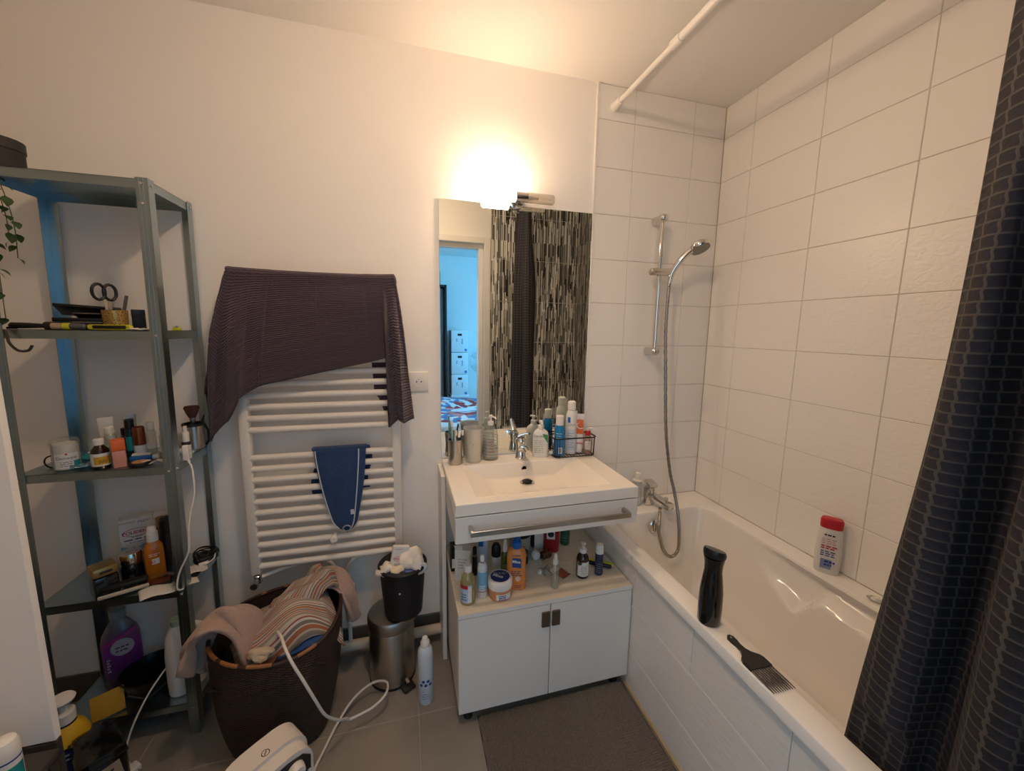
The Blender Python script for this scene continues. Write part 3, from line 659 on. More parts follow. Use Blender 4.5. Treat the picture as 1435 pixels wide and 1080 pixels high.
# shower curtain: waffle weave
n_ = N('waffle_curtain', .8)
uvn = n_.new('ShaderNodeUVMap'); sp = n_.new('ShaderNodeSeparateXYZ'); n_.link(uvn.outputs[0], sp.inputs[0])
def cell(o_, p): return n_.math('ABSOLUTE', n_.math('SUBTRACT', n_.math('FRACT', n_.math('DIVIDE', o_, p)), .5))
wob = n_.math('MULTIPLY', n_.math('SINE', n_.math('MULTIPLY', sp.outputs[1], 2*PI/.021)), .0014)
cu = cell(n_.math('ADD', sp.outputs[0], wob), .028); cvv = cell(sp.outputs[1], .021)
lu = n_.math('GREATER_THAN', cu, .42); lv = n_.math('GREATER_THAN', cvv, .42); ln_ = n_.math('MAXIMUM', lu, lv)
chk = n_.math('GREATER_THAN', n_.math('FRACT', n_.math('DIVIDE', sp.outputs[0], .092)), .5)
n_.link(n_.mix(ln_, n_.mix(chk, '#1d1a20', '#22202a'), '#4a4440'), n_.b.inputs['Base Color'])
n_.bump(n_.math('MAXIMUM', cu, cvv), .6, .004); m_curt = n_.m
plan = smooth_path([(-.598, -1.272, 0), (-.618, -1.285, 0), (-.632, -1.305, 0), (-.622, -1.328, 0), (-.580, -1.335, 0), (-.545, -1.345, 0), (-.56, -1.37, 0), (-.625, -1.39, 0), (-.665, -1.415, 0), (-.655, -1.445, 0), (-.58, -1.455, 0), (-.50, -1.465, 0), (-.46, -1.485, 0), (-.50, -1.51, 0), (-.58, -1.525, 0), (-.63, -1.55, 0), (-.60, -1.585, 0), (-.52, -1.60, 0), (-.47, -1.62, 0)], 10)
cum = [0]
for a, b in zip(plan, plan[1:]): cum.append(cum[-1]+(b-a).length)
NP = len(plan)-1
def curt(u, v):
    i = min(NP, int(round(u*NP))); p = plan[i]; z = 2.40-2.0*v
    g = .55+.45*sstep(0, .35, v)
    x = -.598+(p.x+.598)*g+.012*math.sin(2.2*v+3*u)
    y = p.y + (.03*v+.067*v*v)*(1-u)**2 + .006*math.sin(9*v+u*20)
    if z < .66: x = max(x, -.598+.01*math.sin(u*9))
    return (x, y, z)
ct = thing('shower_curtain', 'dark charcoal waffle-weave shower curtain gathered at the bath end', 'curtain')
obj('drape', MB().grid(curt, NP, 90, uv=lambda u, v: (cum[min(NP, int(round(u*NP)))], 2.0*v)), m_curt, ct, solid=.002, ang=80)
for k in range(8):
    i = int((k+.3)/8*NP); y = plan[i].y
    obj('ring', MB().tube([(-.603+.026*math.cos(a*PI/10), y, 2.41+.030*math.sin(a*PI/10)) for a in range(21)], .0025, 6), m_trim, ct)

# ------------------------------------------------------------------ galvanised shelf
m_galv = mat('galvanised_steel', '#a4b5bb', .28, 1., bump=(8, .05, .002), var=(14, .12))
SX0, SX1, SY0, SY1 = -2.668, -2.262, -.262, -.012
SHEAR = .012
def sheared(mb): mb.v = [(x+SHEAR*z, y, z) for x, y, z in mb.v]; return mb
su = thing('metal_shelf', 'galvanised steel shelving rack with five levels against the wall', 'shelf')
for px, py, sx, sy in ((SX0, SY0, 1, 1), (SX1, SY0, -1, 1), (SX0, SY1, 1, -1), (SX1, SY1, -1, -1)):
    mb = MB().bb(px, px+sx*.031, py, py+sy*.0016, 0, 1.862, 0).bb(px, px+sx*.0016, py, py+sy*.031, 0, 1.862, 0)
    for o_ in (.011, .021): mb.bb(px+sx*o_, px+sx*(o_+.003), py-sy*.0012, py, 0, 1.862, 0)
    po = obj('post', sheared(mb), m_galv, su, smooth=False)
    for z in (1.845, 1.79, 1.405, .975, .543, .11):
        scr = MB().lathe([(.0045, 0), (.004, .003), (0, .004)], 10, axis='-y' if sy > 0 else 'y', c=(px+sx*.0155, py-sy*.001, z))
        obj('screw', sheared(scr), m_chrome, po)
    for z in (1.845, .975): obj('screw', sheared(MB().lathe([(.0045, -.003), (.0045, .003)], 10, axis='x', c=(px, py+sy*.016, z))), m_chrome, po)
SH = dict(s5=1.858, s1=1.420, s2=.988, s3=.556, s4=.124)
for z in SH.values():
    sx = SHEAR*z
    obj('shelf_plate', MB().bb(SX0+.003+sx, SX1-.003+sx, SY0+.003, SY1-.003, z-.0015, z, 0).bb(SX0+.003+sx, SX1-.003+sx, SY0+.003, SY0+.0045, z-.026, z, 0).bb(SX0+.003+sx, SX1-.003+sx, SY1-.0045, SY1-.003, z-.026, z, 0)
        .bb(SX0+.003+sx, SX0+.0045+sx, SY0+.003, SY1-.003, z-.026, z, 0).bb(SX1-.0045+sx, SX1-.003+sx, SY0+.003, SY1-.003, z-.026, z, 0), m_galv, su, smooth=False)
tag(obj('adhesive_hook', MB().tube(smooth_path([(-2.61, -.27, 1.418), (-2.602, -.275, 1.405), (-2.592, -.285, 1.382), (-2.570, -.293, 1.362), (-2.545, -.298, 1.362), (-2.534, -.298, 1.376)], 6), .0035, 8), mat('dark_steel', '#5a534d', .35, .9)), 'bent metal hook hanging under the second shelf', 'hook')

# ------------------------------------------------------------------ generic small goods
m_white = mat('white_cap', '#e4dfd8', .4); m_wht2 = mat('white_label', '#dcd9d4', .55)
m_orange = mat('orange_plastic', '#d9682c', .4); m_blk = m_black
m_gold = mat('gold_lid', '#a98b57', .3, .8); m_red = mat('red_plastic', '#b71f2c', .35); m_teal = mat('teal_film', '#1c8487', .4)
m_bluep = mat('blue_plastic', '#1760a8', .35); m_navyp = mat('navy_plastic', '#26304d', .35); m_grn = mat('green_plastic', '#2b5a41', .4)
m_ink = mat('dark_ink', '#2e2a2c', .6); m_inkb = mat('blue_ink', '#23407e', .6); m_inkr = mat('red_ink', '#b3242c', .6); m_inkw = mat('white_ink', '#ece8e2', .6); m_inkg = mat('green_ink', '#3f8f4a', .6)
c_clear = clear('clear_plastic', '#eef0ee', .10); c_frost = clear('frosted_plastic', '#e9ecea', .28, .25); c_amber = mat('amber_glass', '#2a1308', .08, coat=.4)
def T(name, label, cat, x, y, z, rot=None, group=None): return thing(name, label, cat, (x, y, z), face(x, y) if rot is None else rot, group)
def lat(t, part, prof, m, **k):
    lab = k.pop('label', None); return obj(part, MB().lathe(prof, k.pop('seg', 22), **k), m, t, label=lab)
def cyl(r, z0, z1, b=.002): return [(r-b, z0), (r, z0+b), (r, z1-b), (r-b, z1)]
def pump(t, r, z, m, noz=.03, h=.03, dirx=0., diry=-1.):
    """pump head: collar, stem, nozzle"""
    c = lat(t, 'pump_collar', cyl(r, z, z+.018), m)
    obj('pump_stem', MB().tube([(0, 0, z+.016), (0, 0, z+.018+h)], r*.35, 10), m, c)
    obj('pump_nozzle', MB().lathe(cyl(r*.62, z+.012+h, z+.024+h), 14).tube([(0, 0, z+.019+h), (dirx*noz, diry*noz, z+.018+h), (dirx*noz*1.15, diry*noz*1.15, z+.012+h)], r*.26, 8), m, c)
    return c

def marks(t, x, z, w, n, dz, m, d=0., r=None, h=.0018, top=False):
    """lines of print too small to read"""
    mb = MB(); q = random.Random(int(w*1e4)+n)
    for k in range(n):
        zz = z-k*dz; x0 = x-w/2; lim = x+w/2*(1 if k % 2 == 0 else .7)
        while x0 < lim-.002:
            ww = min(lim-x0, q.uniform(.12, .4)*w)
            pts = [(x0, -h/2), (x0+ww, -h/2), (x0+ww, h/2), (x0, h/2)]
            if r: ps = [((r+.0005)*math.sin(a/r), -(r+.0005)*math.cos(a/r), zz+b) for a, b in pts]
            elif top: ps = [(a, z-k*dz+b, d+.0005) for a, b in pts]
            else: ps = [(a, -d-.0005, zz+b) for a, b in pts]
            mb.add(ps, [(0, 1, 2, 3)]); x0 += ww+.08*w
    return obj('print_lines', mb, m, t, smooth=False)

# top of the shelf
t = T('hat_box', 'round black lidded box on top of the metal shelf', 'box', -2.628, -.185, SH['s5']+.001, 0)
lat(t, 'body', cyl(.055, 0, .078), mat('black_card', '#1c1a1b', .6), seg=40); lat(t, 'lid', cyl(.058, .060, .090), mat('black_card_lid', '#242122', .55), seg=40)
# hanging plant
pl = thing('trailing_plant', 'trailing green plant hanging from the left end of the shelf', 'plant', (-2.595, -.31, 1.80))
m_leaf = mat('leaf_green', '#2f4a22', .5, var=(30, .3)); m_stem = mat('stem_green', '#3d4a26', .6)
leaf = MB()
lf = [(0, 0), (.25, .34), (.5, .42), (.75, .28), (1, 0), (.75, -.28), (.5, -.42), (.25, -.34)]
vs = [(x*.028, y*.028, .004*math.sin(x*PI)-.006*x*x) for x, y in lf] + [(x*.028, 0, .006*math.sin(x*PI)-.006*x*x-.0015) for x in (.25, .5, .75)]
leaf.add(vs, [(0, 1, 8), (1, 2, 9, 8), (2, 3, 10, 9), (3, 4, 10), (4, 5, 10), (5, 6, 9, 10), (6, 7, 8, 9), (7, 0, 8)])
leaf_me = leaf.mesh('leaf', m_leaf)
rnd = random.Random(3)
obj('pot', MB().lathe([(.03, -.06), (.042, 0), (.042, .012), (.036, .012), (.034, 0), (0, 0)], 24), mat('dark_pot', '#3a2e28', .6), pl)
obj('pot_hanger', MB().tube([(0, .042, .0), (0, .044, .03), (.0, .06, .062)], .002, 6), m_steel, pl)
for k in range(11):
    a = rnd.uniform(-2.9, 1.2); ln = rnd.uniform(.06, .36) if k < 7 else rnd.uniform(.05, .12)
    dx, dy = math.cos(a)*rnd.uniform(.03, .065), math.sin(a)*.04
    pts = smooth_path([(0, 0, 0), (dx*.7, dy*.7, .02), (dx, dy, -.03), (dx*1.15, dy*1.1, -.03-ln*.5), (dx*1.1, dy*1.15, -.03-ln)], 5)
    vine = obj('vine', MB().tube(pts, .0011, 5), m_stem, pl)
    for q in range(4, len(pts), 2):
        o = bpy.data.objects.new('leaf', leaf_me); COL.objects.link(o); o.parent = vine; o.location = pts[q]
        s = rnd.uniform(.65, 1.1); o.scale = (s, s, s); o.rotation_euler = (rnd.uniform(-.5, .5), rnd.uniform(.1, 1.2), rnd.uniform(0, 6.28))

# ---- level s1: scissors, gold cup, cases
z = SH['s1']
m_goldn = N('gold_leopard', .35); _g = m_goldn; tc = _g.new('ShaderNodeTexCoord'); vz = _g.new('ShaderNodeTexVoronoi'); vz.inputs['Scale'].default_value = 260; _g.link(tc.outputs['Object'], vz.inputs['Vector'])
_g.link(_g.ramp(vz.outputs['Distance'], [(.25, '#2a2018'), (.45, '#b89455')]), _g.b.inputs['Base Color']); _g.b.inputs['Metallic'].default_value = .5
cx, cy = -2.412, -.165
t = T('pen_cup', 'gold leopard-print cup holding scissors on the second shelf', 'cup', cx, cy, z)
lat(t, 'body', [(.026, 0), (.029, .002), (.031, .062), (.029, .062), (.027, .006), (0, .006)], m_goldn.m)
t = T('scissors', 'scissors with black handles standing in the gold cup', 'scissors', cx-.014, cy, z+.007, 1.0)
for s in (-1, 1):
    obj('blade', MB().box((s*.004, 0, .045), (.008, .0015, .085), ry=s*.06), m_steel, t, smooth=False)
    obj('handle', MB().tube([(s*.014-.006+.016*math.cos(a*PI/8), 0, .110+.024*math.sin(a*PI/8)) for a in range(17)], .0045, 8), m_black, t)
tag(obj('nail_file', MB().box((cx+.022, cy+.004, z+.058), (.009, .002, .105), ry=.2, rz=.5), mat('grey_file', '#57504c', .7), smooth=False), 'grey nail file leaning in the gold cup', 'nail file')
t = T('black_case', 'small upright black case behind the gold cup', 'case', -2.372, -.125, z)
obj('body', MB().bb(-.017, .017, -.011, .011, 0, .066, .003), m_black, t); obj('cap', MB().bb(-.0175, .0175, -.0115, .0115, .045, .067, .003), mat('black_satin', '#211f20', .3), t)
t = T('cosmetic_palette', 'open black make-up palette with raised lid on the second shelf', 'palette', -2.490, -.14, z+.024, .35)
obj('tray', MB().bb(-.075, .075, -.04, .04, 0, .012, .002), m_black, t); obj('lid', MB().box((.0, .02, .034), (.15, .09, .008), rx=-.32, ry=.06, bev=.002), m_black, t)
obj('mirror_edge', MB().box((.012, -.0, .020), (.09, .05, .003), rx=-.25), mat('dull_mirror', '#6d6460', .2, .8), t, smooth=False)
t = T('black_pouch', 'flat black zip pouch under the make-up palette', 'pouch', -2.492, -.145, z, .35)
obj('body', MB().bb(-.09, .085, -.05, .05, 0, .023, .008), mat('black_nylon', '#1a1a20', .8), t); obj('zip', MB().tube([(-.08, -.051, .013), (.08, -.051, .013)], .0018, 6), m_steel, t)
t = T('hair_brush', 'dark hairbrush lying at the left front of the second shelf', 'brush', -2.575, -.236, z+.011, .1)
obj('handle', MB().lathe([(.004, -.045), (.009, -.04), (.008, .0), (.006, .03)], 12, axis='x'), m_black, t); obj('bristles', MB().lathe([(.006, .03), (.011, .032), (.011, .066), (.008, .07)], 14, axis='x'), mat('dark_bristle', '#352a28', .95, bump=(300, .6, .004)), t)
t = T('shaving_brush', 'pale bristled brush with grey handle beside the yellow cutter', 'brush', -2.495, -.243, z+.0105, .0)
obj('bristles', MB().lathe([(.004, -.028), (.0095, -.025), (.0085, .0)], 14, axis='x'), mat('pale_bristle', '#b79b7c', .95, bump=(260, .6, .004)), t); obj('ferrule', MB().lathe(cyl(.0098, .0, .018), 14, axis='x'), mat('yellow_plastic', '#c8c21e', .4), t)
obj('handle', MB().lathe([(.0088, .018), (.0095, .03), (.008, .05), (.0, .055)], 14, axis='x'), mat('grey_plastic', '#55585a', .4), t)
t = T('box_cutter', 'black and yellow handled cutter lying on the second shelf edge', 'cutter', -2.385, -.238, z+.009, .04)
obj('body', MB().box((0, 0, 0), (.105, .02, .016), bev=.006), MATS['yellow_plastic'], t); obj('grip', MB().box((.002, -.0016, .0005), (.085, .0195, .0125), bev=.005), m_black, t)
obj('ring', MB().lathe([(.006, -.01), (.006, .0104), (.003, .0104), (.003, -.01)], 12, axis='y', c=(.045, 0, 0)), MATS['yellow_plastic'], t)
for k, (x, y, r) in enumerate(((-2.312, -.225, .3), (-2.335, -.19, -.2))):
    t = T('paper_sachet', ['crumpled white sachet beside the yellow cutter', 'white sachet lying behind the crumpled one on the second shelf'][k], 'sachet', x, y, z, r)
    obj('wrapper', MB().grid(lambda u, v: (-.03+.06*u, -.016+.032*v, .004+.004*math.sin(9*u+4*v)*math.sin(7*v)), 12, 8), m_wht2, t, solid=.0012)
t = T('yellow_clip', 'small yellow clip on the second shelf behind the right post', 'clip', -2.257+.0, -.15, z, .3)
obj('jaw', MB().box((0, 0, .006), (.022, .014, .012), bev=.003), MATS['yellow_plastic'], t); obj('spring', MB().lathe(cyl(.004, -.008, .008, .001), 10, axis='y', c=(0, 0, .013)), m_steel, t)
t = T('hair_clip', 'tiny dark hair clip at the left end of second shelf', 'clip', -2.618, -.235, z, .2)
obj('bar', MB().box((0, 0, .004), (.022, .007, .006), bev=.002), m_black, t); obj('hinge', MB().box((.008, 0, .008), (.004, .008, .004)), m_steel, t, smooth=False)

# ---- level s2: cosmetics
z = SH['s2']
x, y = -2.555, -.212
t = T('cotton_pad_bag', 'clear bag of white cotton pads with printed label', 'bag', x, y, z)
obj('pads', MB().lathe([(.026, .002), (.029, .01), (.0295, .03), (.029, .075), (.027, .082), (0, .083)], 26), mat('cotton', '#e2ddd6', .95, bump=(60, .5, .006)), t)
b_ = obj('bag', MB().lathe([(.028, 0), (.0315, .004), (.0315, .07), (.033, .085), (.031, .094), (.026, .098)], 26), c_clear, t)
obj('label_patch', wrap(.0318, .008, .055, -.9, .9), m_wht2, t); text(t, 'Demaqup', .012, .041, m_ink, r=.0322); marks(t, 0, .028, .03, 3, .006, m_inkb, r=.0322)
obj('heart', MB().lathe([(.0, .0318), (.003, .0324), (0, .0328)], 8, axis='-y', c=(0, 0, .053)), m_inkr, t); obj('teal_strip', wrap(.032, .006, .03, .45, 1.0), m_teal, t)
tag(obj('hair_elastic', MB().tube([(-2.600+.019*math.cos(a*PI/12), -.20, z+.021+.019*math.sin(a*PI/12)) for a in range(25)], .0022, 8), m_black), 'black hair elastic leaning left of the cotton pads', 'hair elastic')
t = T('teal_wipes_pack', 'crumpled teal wipes pack behind the brown bottle', 'pack', -2.525, -.14, z, .4)
obj('pouch', MB().grid(lambda u, v: (-.045+.09*u, -.02+.04*v, .012+.016*math.sin(PI*u)*math.sin(PI*v)+.004*math.sin(12*u+5*v)), 16, 10), m_teal, t, solid=.012); obj('flap', MB().box((.004, -.004, .032), (.04, .02, .004), bev=.001), m_wht2, t)
t = T('blue_wrapper', 'crumpled translucent blue wrapper beside the cotton pads', 'wrapper', -2.512, -.215, z, .6)
obj('film', MB().grid(lambda u, v: (-.03+.06*u, -.018+.036*v, .008+.009*abs(math.sin(8*u+3*v))*math.sin(PI*v)), 16, 10), clear('blue_film', '#5fb3cf', .35), t, solid=.0015)
x, y = -2.462, -.224
t = T('medicine_bottle', 'amber glass bottle with white cap and yellow label', 'bottle', x, y, z)
lat(t, 'body', [(.020, 0), (.0225, .003), (.0225, .05), (.020, .06), (.012, .07), (.0105, .074)], c_amber); lat(t, 'cap', cyl(.0125, .074, .094), m_white)
obj('label_patch', wrap(.0228, .010, .050, -1.4, 1.4), m_wht2, t); obj('yellow_label', wrap(.0231, .015, .040, -.75, 1.2), mat('yellow_print', '#c79a2c', .6), t); marks(t, .004, .027, .02, 2, .005, m_ink, r=.0233)
x, y = -2.413, -.226
t = T('nail_polish_remover', 'small pink bottle with square orange cap', 'bottle', x, y, z)
obj('body', MB().bb(-.016, .016, -.016, .016, 0, .055, .004), mat('pink_liquid', '#c98a78', .2), t); obj('cap', MB().bb(-.0165, .0165, -.0165, .0165, .055, .090, .003), m_orange, t)
def simple(name, label, cat, x, y, z, h, r, body, cap, capf=.25, capr=.8, sh=.08, grp=None, rot=None, lab=None):
    t = T(name, label, cat, x, y, z, rot, grp); hb_ = h*(1-capf)
    lat(t, 'body', [(r-.002, 0), (r, .002), (r, hb_*(1-sh)), (r*capr*.9, hb_)], body); lat(t, 'cap', cyl(r*capr, hb_, h), cap)
    if lab: obj('label_patch', wrap(r+.0003, hb_*lab[0], hb_*lab[1], -1.3, 1.3), lab[2], t)
    return t
# tube standing on its cap
def tube_std(name, label, x, y, z, w, h, m, mc, capfrac=.16, rot=None, cap_top=False):
    t = T(name, label, 'tube', x, y, z, rot); ch = h*capfrac
    def body(u, v):
        a = 2*PI*u; k = 1-v; ry = w*.32*(k**.7)+.0008; rx = w*.42+w*.08*v
        return (rx*math.cos(a), ry*math.sin(a), ch+(h-ch)*v)
    b = obj('body', MB().grid(body, 24, 10), m, t); lat(t, 'cap', cyl(w*.38, 0, ch), mc); return t, b
tube_std('cream_tube', 'tall white cream tube at the back of the middle shelf', -2.520, -.09, z, .040, .135, m_wht2, m_white)
tube_std('cream_tube', 'translucent pale tube behind the clear bottle', -2.470, -.055, z, .034, .135, c_frost, m_white)
t = simple('lotion_bottle', 'clear bottle with white cap behind the amber bottle', 'bottle', -2.484, -.135, z, .112, .0155, c_frost, m_white, .22)
obj('blue_cap_inside', MB().lathe(cyl(.008, .004, .05), 12), m_bluep, t)
t = simple('serum_bottle', 'dark green bottle with black cap on the middle shelf', 'bottle', -2.437, -.12, z, .132, .0135, mat('dark_green_glass', '#12302c', .12), m_black, .26, .95, lab=(.25, .75, m_teal))
t = simple('serum_bottle', 'short grey bottle with black cap beside the dark green one', 'bottle', -2.463, -.10, z, .098, .012, mat('grey_glass', '#4c4f50', .2), m_black, .25, .9)
t = T('deodorant_jar', 'jar with copper lid and white base on middle shelf', 'jar', -2.408, -.13, z); lat(t, 'base', cyl(.0165, 0, .045), m_wht2); lat(t, 'lid', [(.0165, .045), (.0165, .1), (.0155, .106), (.013, .107), (.013, .104), (0, .104)], mat('copper_lid', '#8a4c2b', .3, .8))
t = simple('travel_bottle', 'clear travel bottle with white cap, left of the two near the post', 'bottle', -2.382, -.115, z, .12, .0135, c_clear, m_white, .25, .85, grp='clear travel bottles', lab=(.3, .5, m_wht2))
t = simple('travel_bottle', 'clear travel bottle with white cap, right of the two near the post', 'bottle', -2.340, -.125, z, .104, .0135, c_clear, m_white, .25, .85, grp='clear travel bottles', lab=(.2, .45, m_wht2))
t = T('compact_powder', 'round black powder compact with beige powder at shelf edge', 'compact', -2.362, -.222, z); lat(t, 'case', cyl(.026, 0, .011), m_black, seg=28); lat(t, 'powder', [(.021, .011), (.021, .0125), (0, .0125)], mat('beige_powder', '#b58a66', .9)); obj('sticker', MB().box((.014, -.012, .0135), (.022, .012, .001), rz=.4), m_wht2, t, smooth=False)
t = T('blue_mascara', 'blue mascara tube lying on the middle shelf', 'mascara', -2.370, -.17, z+.009, .12); obj('barrel', MB().lathe(cyl(.008, -.045, .015), 14, axis='x'), m_bluep, t); obj('cap', MB().lathe(cyl(.0085, .015, .03), 14, axis='x'), m_white, t)
t = T('white_roller', 'short white stick lying behind the blue mascara', 'stick', -2.375, -.14, z+.009, .1); obj('barrel', MB().lathe(cyl(.009, -.05, .0), 14, axis='x'), m_wht2, t); obj('cap', MB().lathe(cyl(.0095, .0, .025), 14, axis='x'), c_frost, t)
t = T('folded_leaflet', 'small folded paper leaflet at the right of the compact', 'leaflet', -2.318, -.216, z, .3); obj('sheet', MB().grid(lambda u, v: (-.022+.044*u, -.012+.024*v, .003+.010*(1-abs(2*u-1))), 8, 2), m_wht2, t, solid=.0008); obj('print', MB().box((-.006, -.004, .011), (.012, .008, .0006), ry=-.4), mat('pink_print', '#b9626c', .7), t, smooth=False)
t = T('lip_balm', 'white lip balm stick lying near the right post', 'lip balm', -2.285, -.205, z+.008, .2); obj('barrel', MB().lathe(cyl(.008, -.018, .012), 14, axis='x'), m_wht2, t); obj('cap', MB().lathe(cyl(.0083, .012, .022), 14, axis='x'), m_white, t)
t = T('peach_pot', 'small peach-coloured pot behind the pink bottle', 'pot', -2.432, -.185, z); lat(t, 'body', cyl(.013, 0, .022), mat('peach_cream', '#b98663', .5)); lat(t, 'lid', cyl(.0135, .022, .03), c_frost)
# steel cup with make-up brush
x, y = -2.270, -.085
t = T('steel_tumbler', 'brushed steel cup with black rim holding make-up brushes', 'cup', x, y, z+.010)
lat(t, 'body', [(.029, 0), (.031, .002), (.031, .088), (.029, .088), (.028, .004), (0, .004)], m_steel); lat(t, 'rim', [(.0325, .083), (.0325, .092), (.0275, .092), (.0275, .083)], m_black); obj('handle', MB().tube([(.032, 0, .085), (.042, 0, .06), (.041, 0, .02), (.032, 0, .006)], .0045, 8), m_black, t)
t = T('makeup_brush', 'large fan-shaped make-up brush in the steel cup', 'brush', x+.001, y, z+.016); obj('handle', MB().tube([(.0, 0, 0), (.0, 0, .082)], .005, 10), m_black, t); obj('ferrule', MB().lathe([(.006, .08), (.0095, .105)], 14, sy=.7), m_steel, t)
obj('bristles', MB().lathe([(.0095, .105), (.017, .122), (.0235, .142), (.020, .149), (.0, .151)], 20, sy=.5), mat('brush_hair', '#4a2a26', .95, bump=(400, .5, .003)), t)
t = T('eye_brush', 'thin black brush leaning right in the steel cup', 'brush', x+.012, y, z+.016); obj('handle', MB().tube([(.0, 0, 0), (.019, .0, .10)], .0035, 8), m_black, t); obj('tip', MB().tube([(.019, 0, .10), (.024, 0, .113)], [.0035, .0015], 8), mat('brush_hair', '#4a2a26'), t)
tag(obj('paper_box', MB().bb(-2.318, -2.262, -.117, -.055, z+.0, z+.0095, .001), m_wht2, smooth=False), 'thin white box lying under the steel cup', 'box')
t = T('nose_spray', 'slim white spray bottle right behind the front post', 'bottle', -2.252, -.178, z); lat(t, 'body', [(.011, 0), (.0125, .002), (.0125, .055), (.009, .066)], m_wht2); lat(t, 'cap', [(.010, .066), (.010, .09), (.006, .094), (.0055, .112), (0, .113)], m_white); obj('label_band', wrap(.0127, .048, .06, -2, 2), m_ink, t)
t = T('charger_plug', 'white charger brick with cable at the right shelf edge', 'charger', -2.243, -.205, z, .2); obj('brick', MB().box((0, 0, .027), (.018, .016, .052), bev=.004), m_white, t); obj('strain_relief', MB().tube([(0.004, 0, .004), (.010, -.008, -.004)], .003, 8), m_white, t)
m_cable = mat('white_cable', '#dcd6cd', .5)
tag(obj('charging_cable', MB().tube(smooth_path([(-2.235, -.214, z), (-2.222, -.225, .97), (-2.213, -.24, .93), (-2.212, -.25, .88), (-2.222, -.258, .83), (-2.228, -.268, .78), (-2.232, -.275, .70), (-2.262, -.278, .63), (-2.272, -.282, .58), (-2.268, -.27, .562), (-2.262, -.25, .559)], 8), .0028, 8), m_cable), 'thin white cable hanging down beside the right shelf post', 'cable')

# ---- level s3
z = SH['s3']
def carton(name, label, x, y, z, rot, w, d, h, m):
    t = T(name, label, 'box', x, y, z, rot); obj('carton', MB().bb(-w/2, w/2, -d/2, d/2, 0, h, .0015), m, t, smooth=False); return t
m_blu2 = mat('blue_wave_print', '#3f86b3', .5); m_blu3 = mat('light_blue_print', '#7fb4d0', .5)
t = carton('denture_tablet_box', 'white and blue tablet carton with red oval lettering on the shelf', -2.487, -.060, z, .42, .092, .035, .190, m_wht2)
text(t, 'POLIDENT', .016, .138, m_inkr, d=.0177, bold=.0004); obj('oval', MB().tube([(.038*math.cos(a*PI/16), -.0178, .138+.014*math.sin(a*PI/16)) for a in range(33)], .0009, 5), m_inkr, t)
text(t, 'POLIDENT', .009, .178, m_inkr, d=.0177, x=-.022); marks(t, 0, .112, .07, 1, .01, m_inkb, d=.0177, h=.004); marks(t, 0, .121, .03, 1, .01, m_ink, d=.0177); marks(t, 0, .102, .045, 1, .01, m_ink, d=.0177); marks(t, .022, .178, .035, 2, .005, m_ink, d=.0177)
for k, (za, zb, mm) in enumerate(((.0, .045, m_bluep), (.05, .066, m_blu2), (.072, .086, m_blu3))):
    obj('print_wave', MB().prism([(-.0455, za)] + [(-.0455+.091*q/12, zb+.006*math.sin(q*.6+k)) for q in range(13)] + [(.0455, za)], -.0182+.0002*k, -.0176), mm, t, smooth=False)
t = carton('denture_tablet_box', 'second white carton partly hidden behind the lettered tablet carton', -2.432, -.035, z, .42, .07, .03, .178, m_wht2)
obj('flap', MB().box((.012, -.004, .182), (.05, .028, .002), rx=.35), m_wht2, t, smooth=False); text(t, 'POLIDENT', .010, .15, m_inkr, d=.0152)
t = T('cream_jar', 'black cream jar with shiny silver lid', 'jar', -2.463, -.150, z)
lat(t, 'body', [(.028, 0), (.032, .004), (.033, .05), (.03, .062), (.029, .066)], mat('black_glass', '#0d0f14', .06, coat=.5), seg=28); lat(t, 'lid', [(.031, .064), (.032, .068), (.032, .098), (.029, .103), (0, .104)], mat('silver_lid', '#cfc8bb', .15, 1.), seg=28)
x, y = -2.498, -.222
t = T('perfume_box_jar', 'square dark jar with gold faceted lid at shelf front', 'jar', x, y, z, .75)
obj('body', MB().bb(-.030, .030, -.030, .030, 0, .072, .006), mat('dark_navy_glass', '#15161f', .1, coat=.4), t); obj('lid', MB().bb(-.032, .032, -.032, .032, .074, .106, .008), m_gold, t); obj('print', MB().box((0, -.0324, .09), (.03, .001, .008)), m_ink, t, smooth=False)
x, y = -2.395, -.150
t = T('sunscreen_spray', 'orange sunscreen bottle with white pump cap marked 50', 'bottle', x, y, z)
lat(t, 'body', [(.024, 0), (.027, .003), (.027, .10), (.024, .118), (.016, .130), (.013, .134)], mat('orange_amber', '#b96a1c', .25), n=3.4, sy=.75, seg=32); lat(t, 'cap', [(.016, .134), (.016, .166), (.013, .168), (.012, .185), (.008, .19), (0, .191)], m_white)
obj('label_patch', wrap(.0285, .055, .075, -.3, .8, sx=.95, sy=.77), m_wht2, t); text(t, '50', .018, .064, m_inkr, d=.0222, x=-.008); marks(t, 0, .092, .028, 2, .006, m_inkw, d=.0212)
t = T('sunscreen_spray', 'amber bottle just visible behind the orange sunscreen', 'bottle', -2.395, -.095, z); lat(t, 'body', [(.018, 0), (.02, .003), (.02, .15), (.014, .16)], mat('amber_clear', '#8c5a20', .2)); lat(t, 'cap', cyl(.014, .16, .195), mat('amber_cap', '#a5742f', .3))
t = T('hair_spray_can', 'black spray can with domed cap beside the sunscreen', 'spray can', -2.372, -.105, z); lat(t, 'body', [(.023, 0), (.025, .004), (.025, .13), (.022, .14)], mat('black_matt', '#17141a', .4), seg=26); lat(t, 'cap', [(.0225, .14), (.0225, .185), (.019, .195), (0, .197)], mat('black_cap2', '#0f0e11', .35), seg=26); marks(t, 0, .10, .02, 3, .008, mat('mauve_ink', '#4f3f55', .6), r=.0252)
t = T('vent_hairbrush', 'black hairbrush with pale edge lying at the shelf front', 'brush', -2.440, -.236, z+.013, .42)
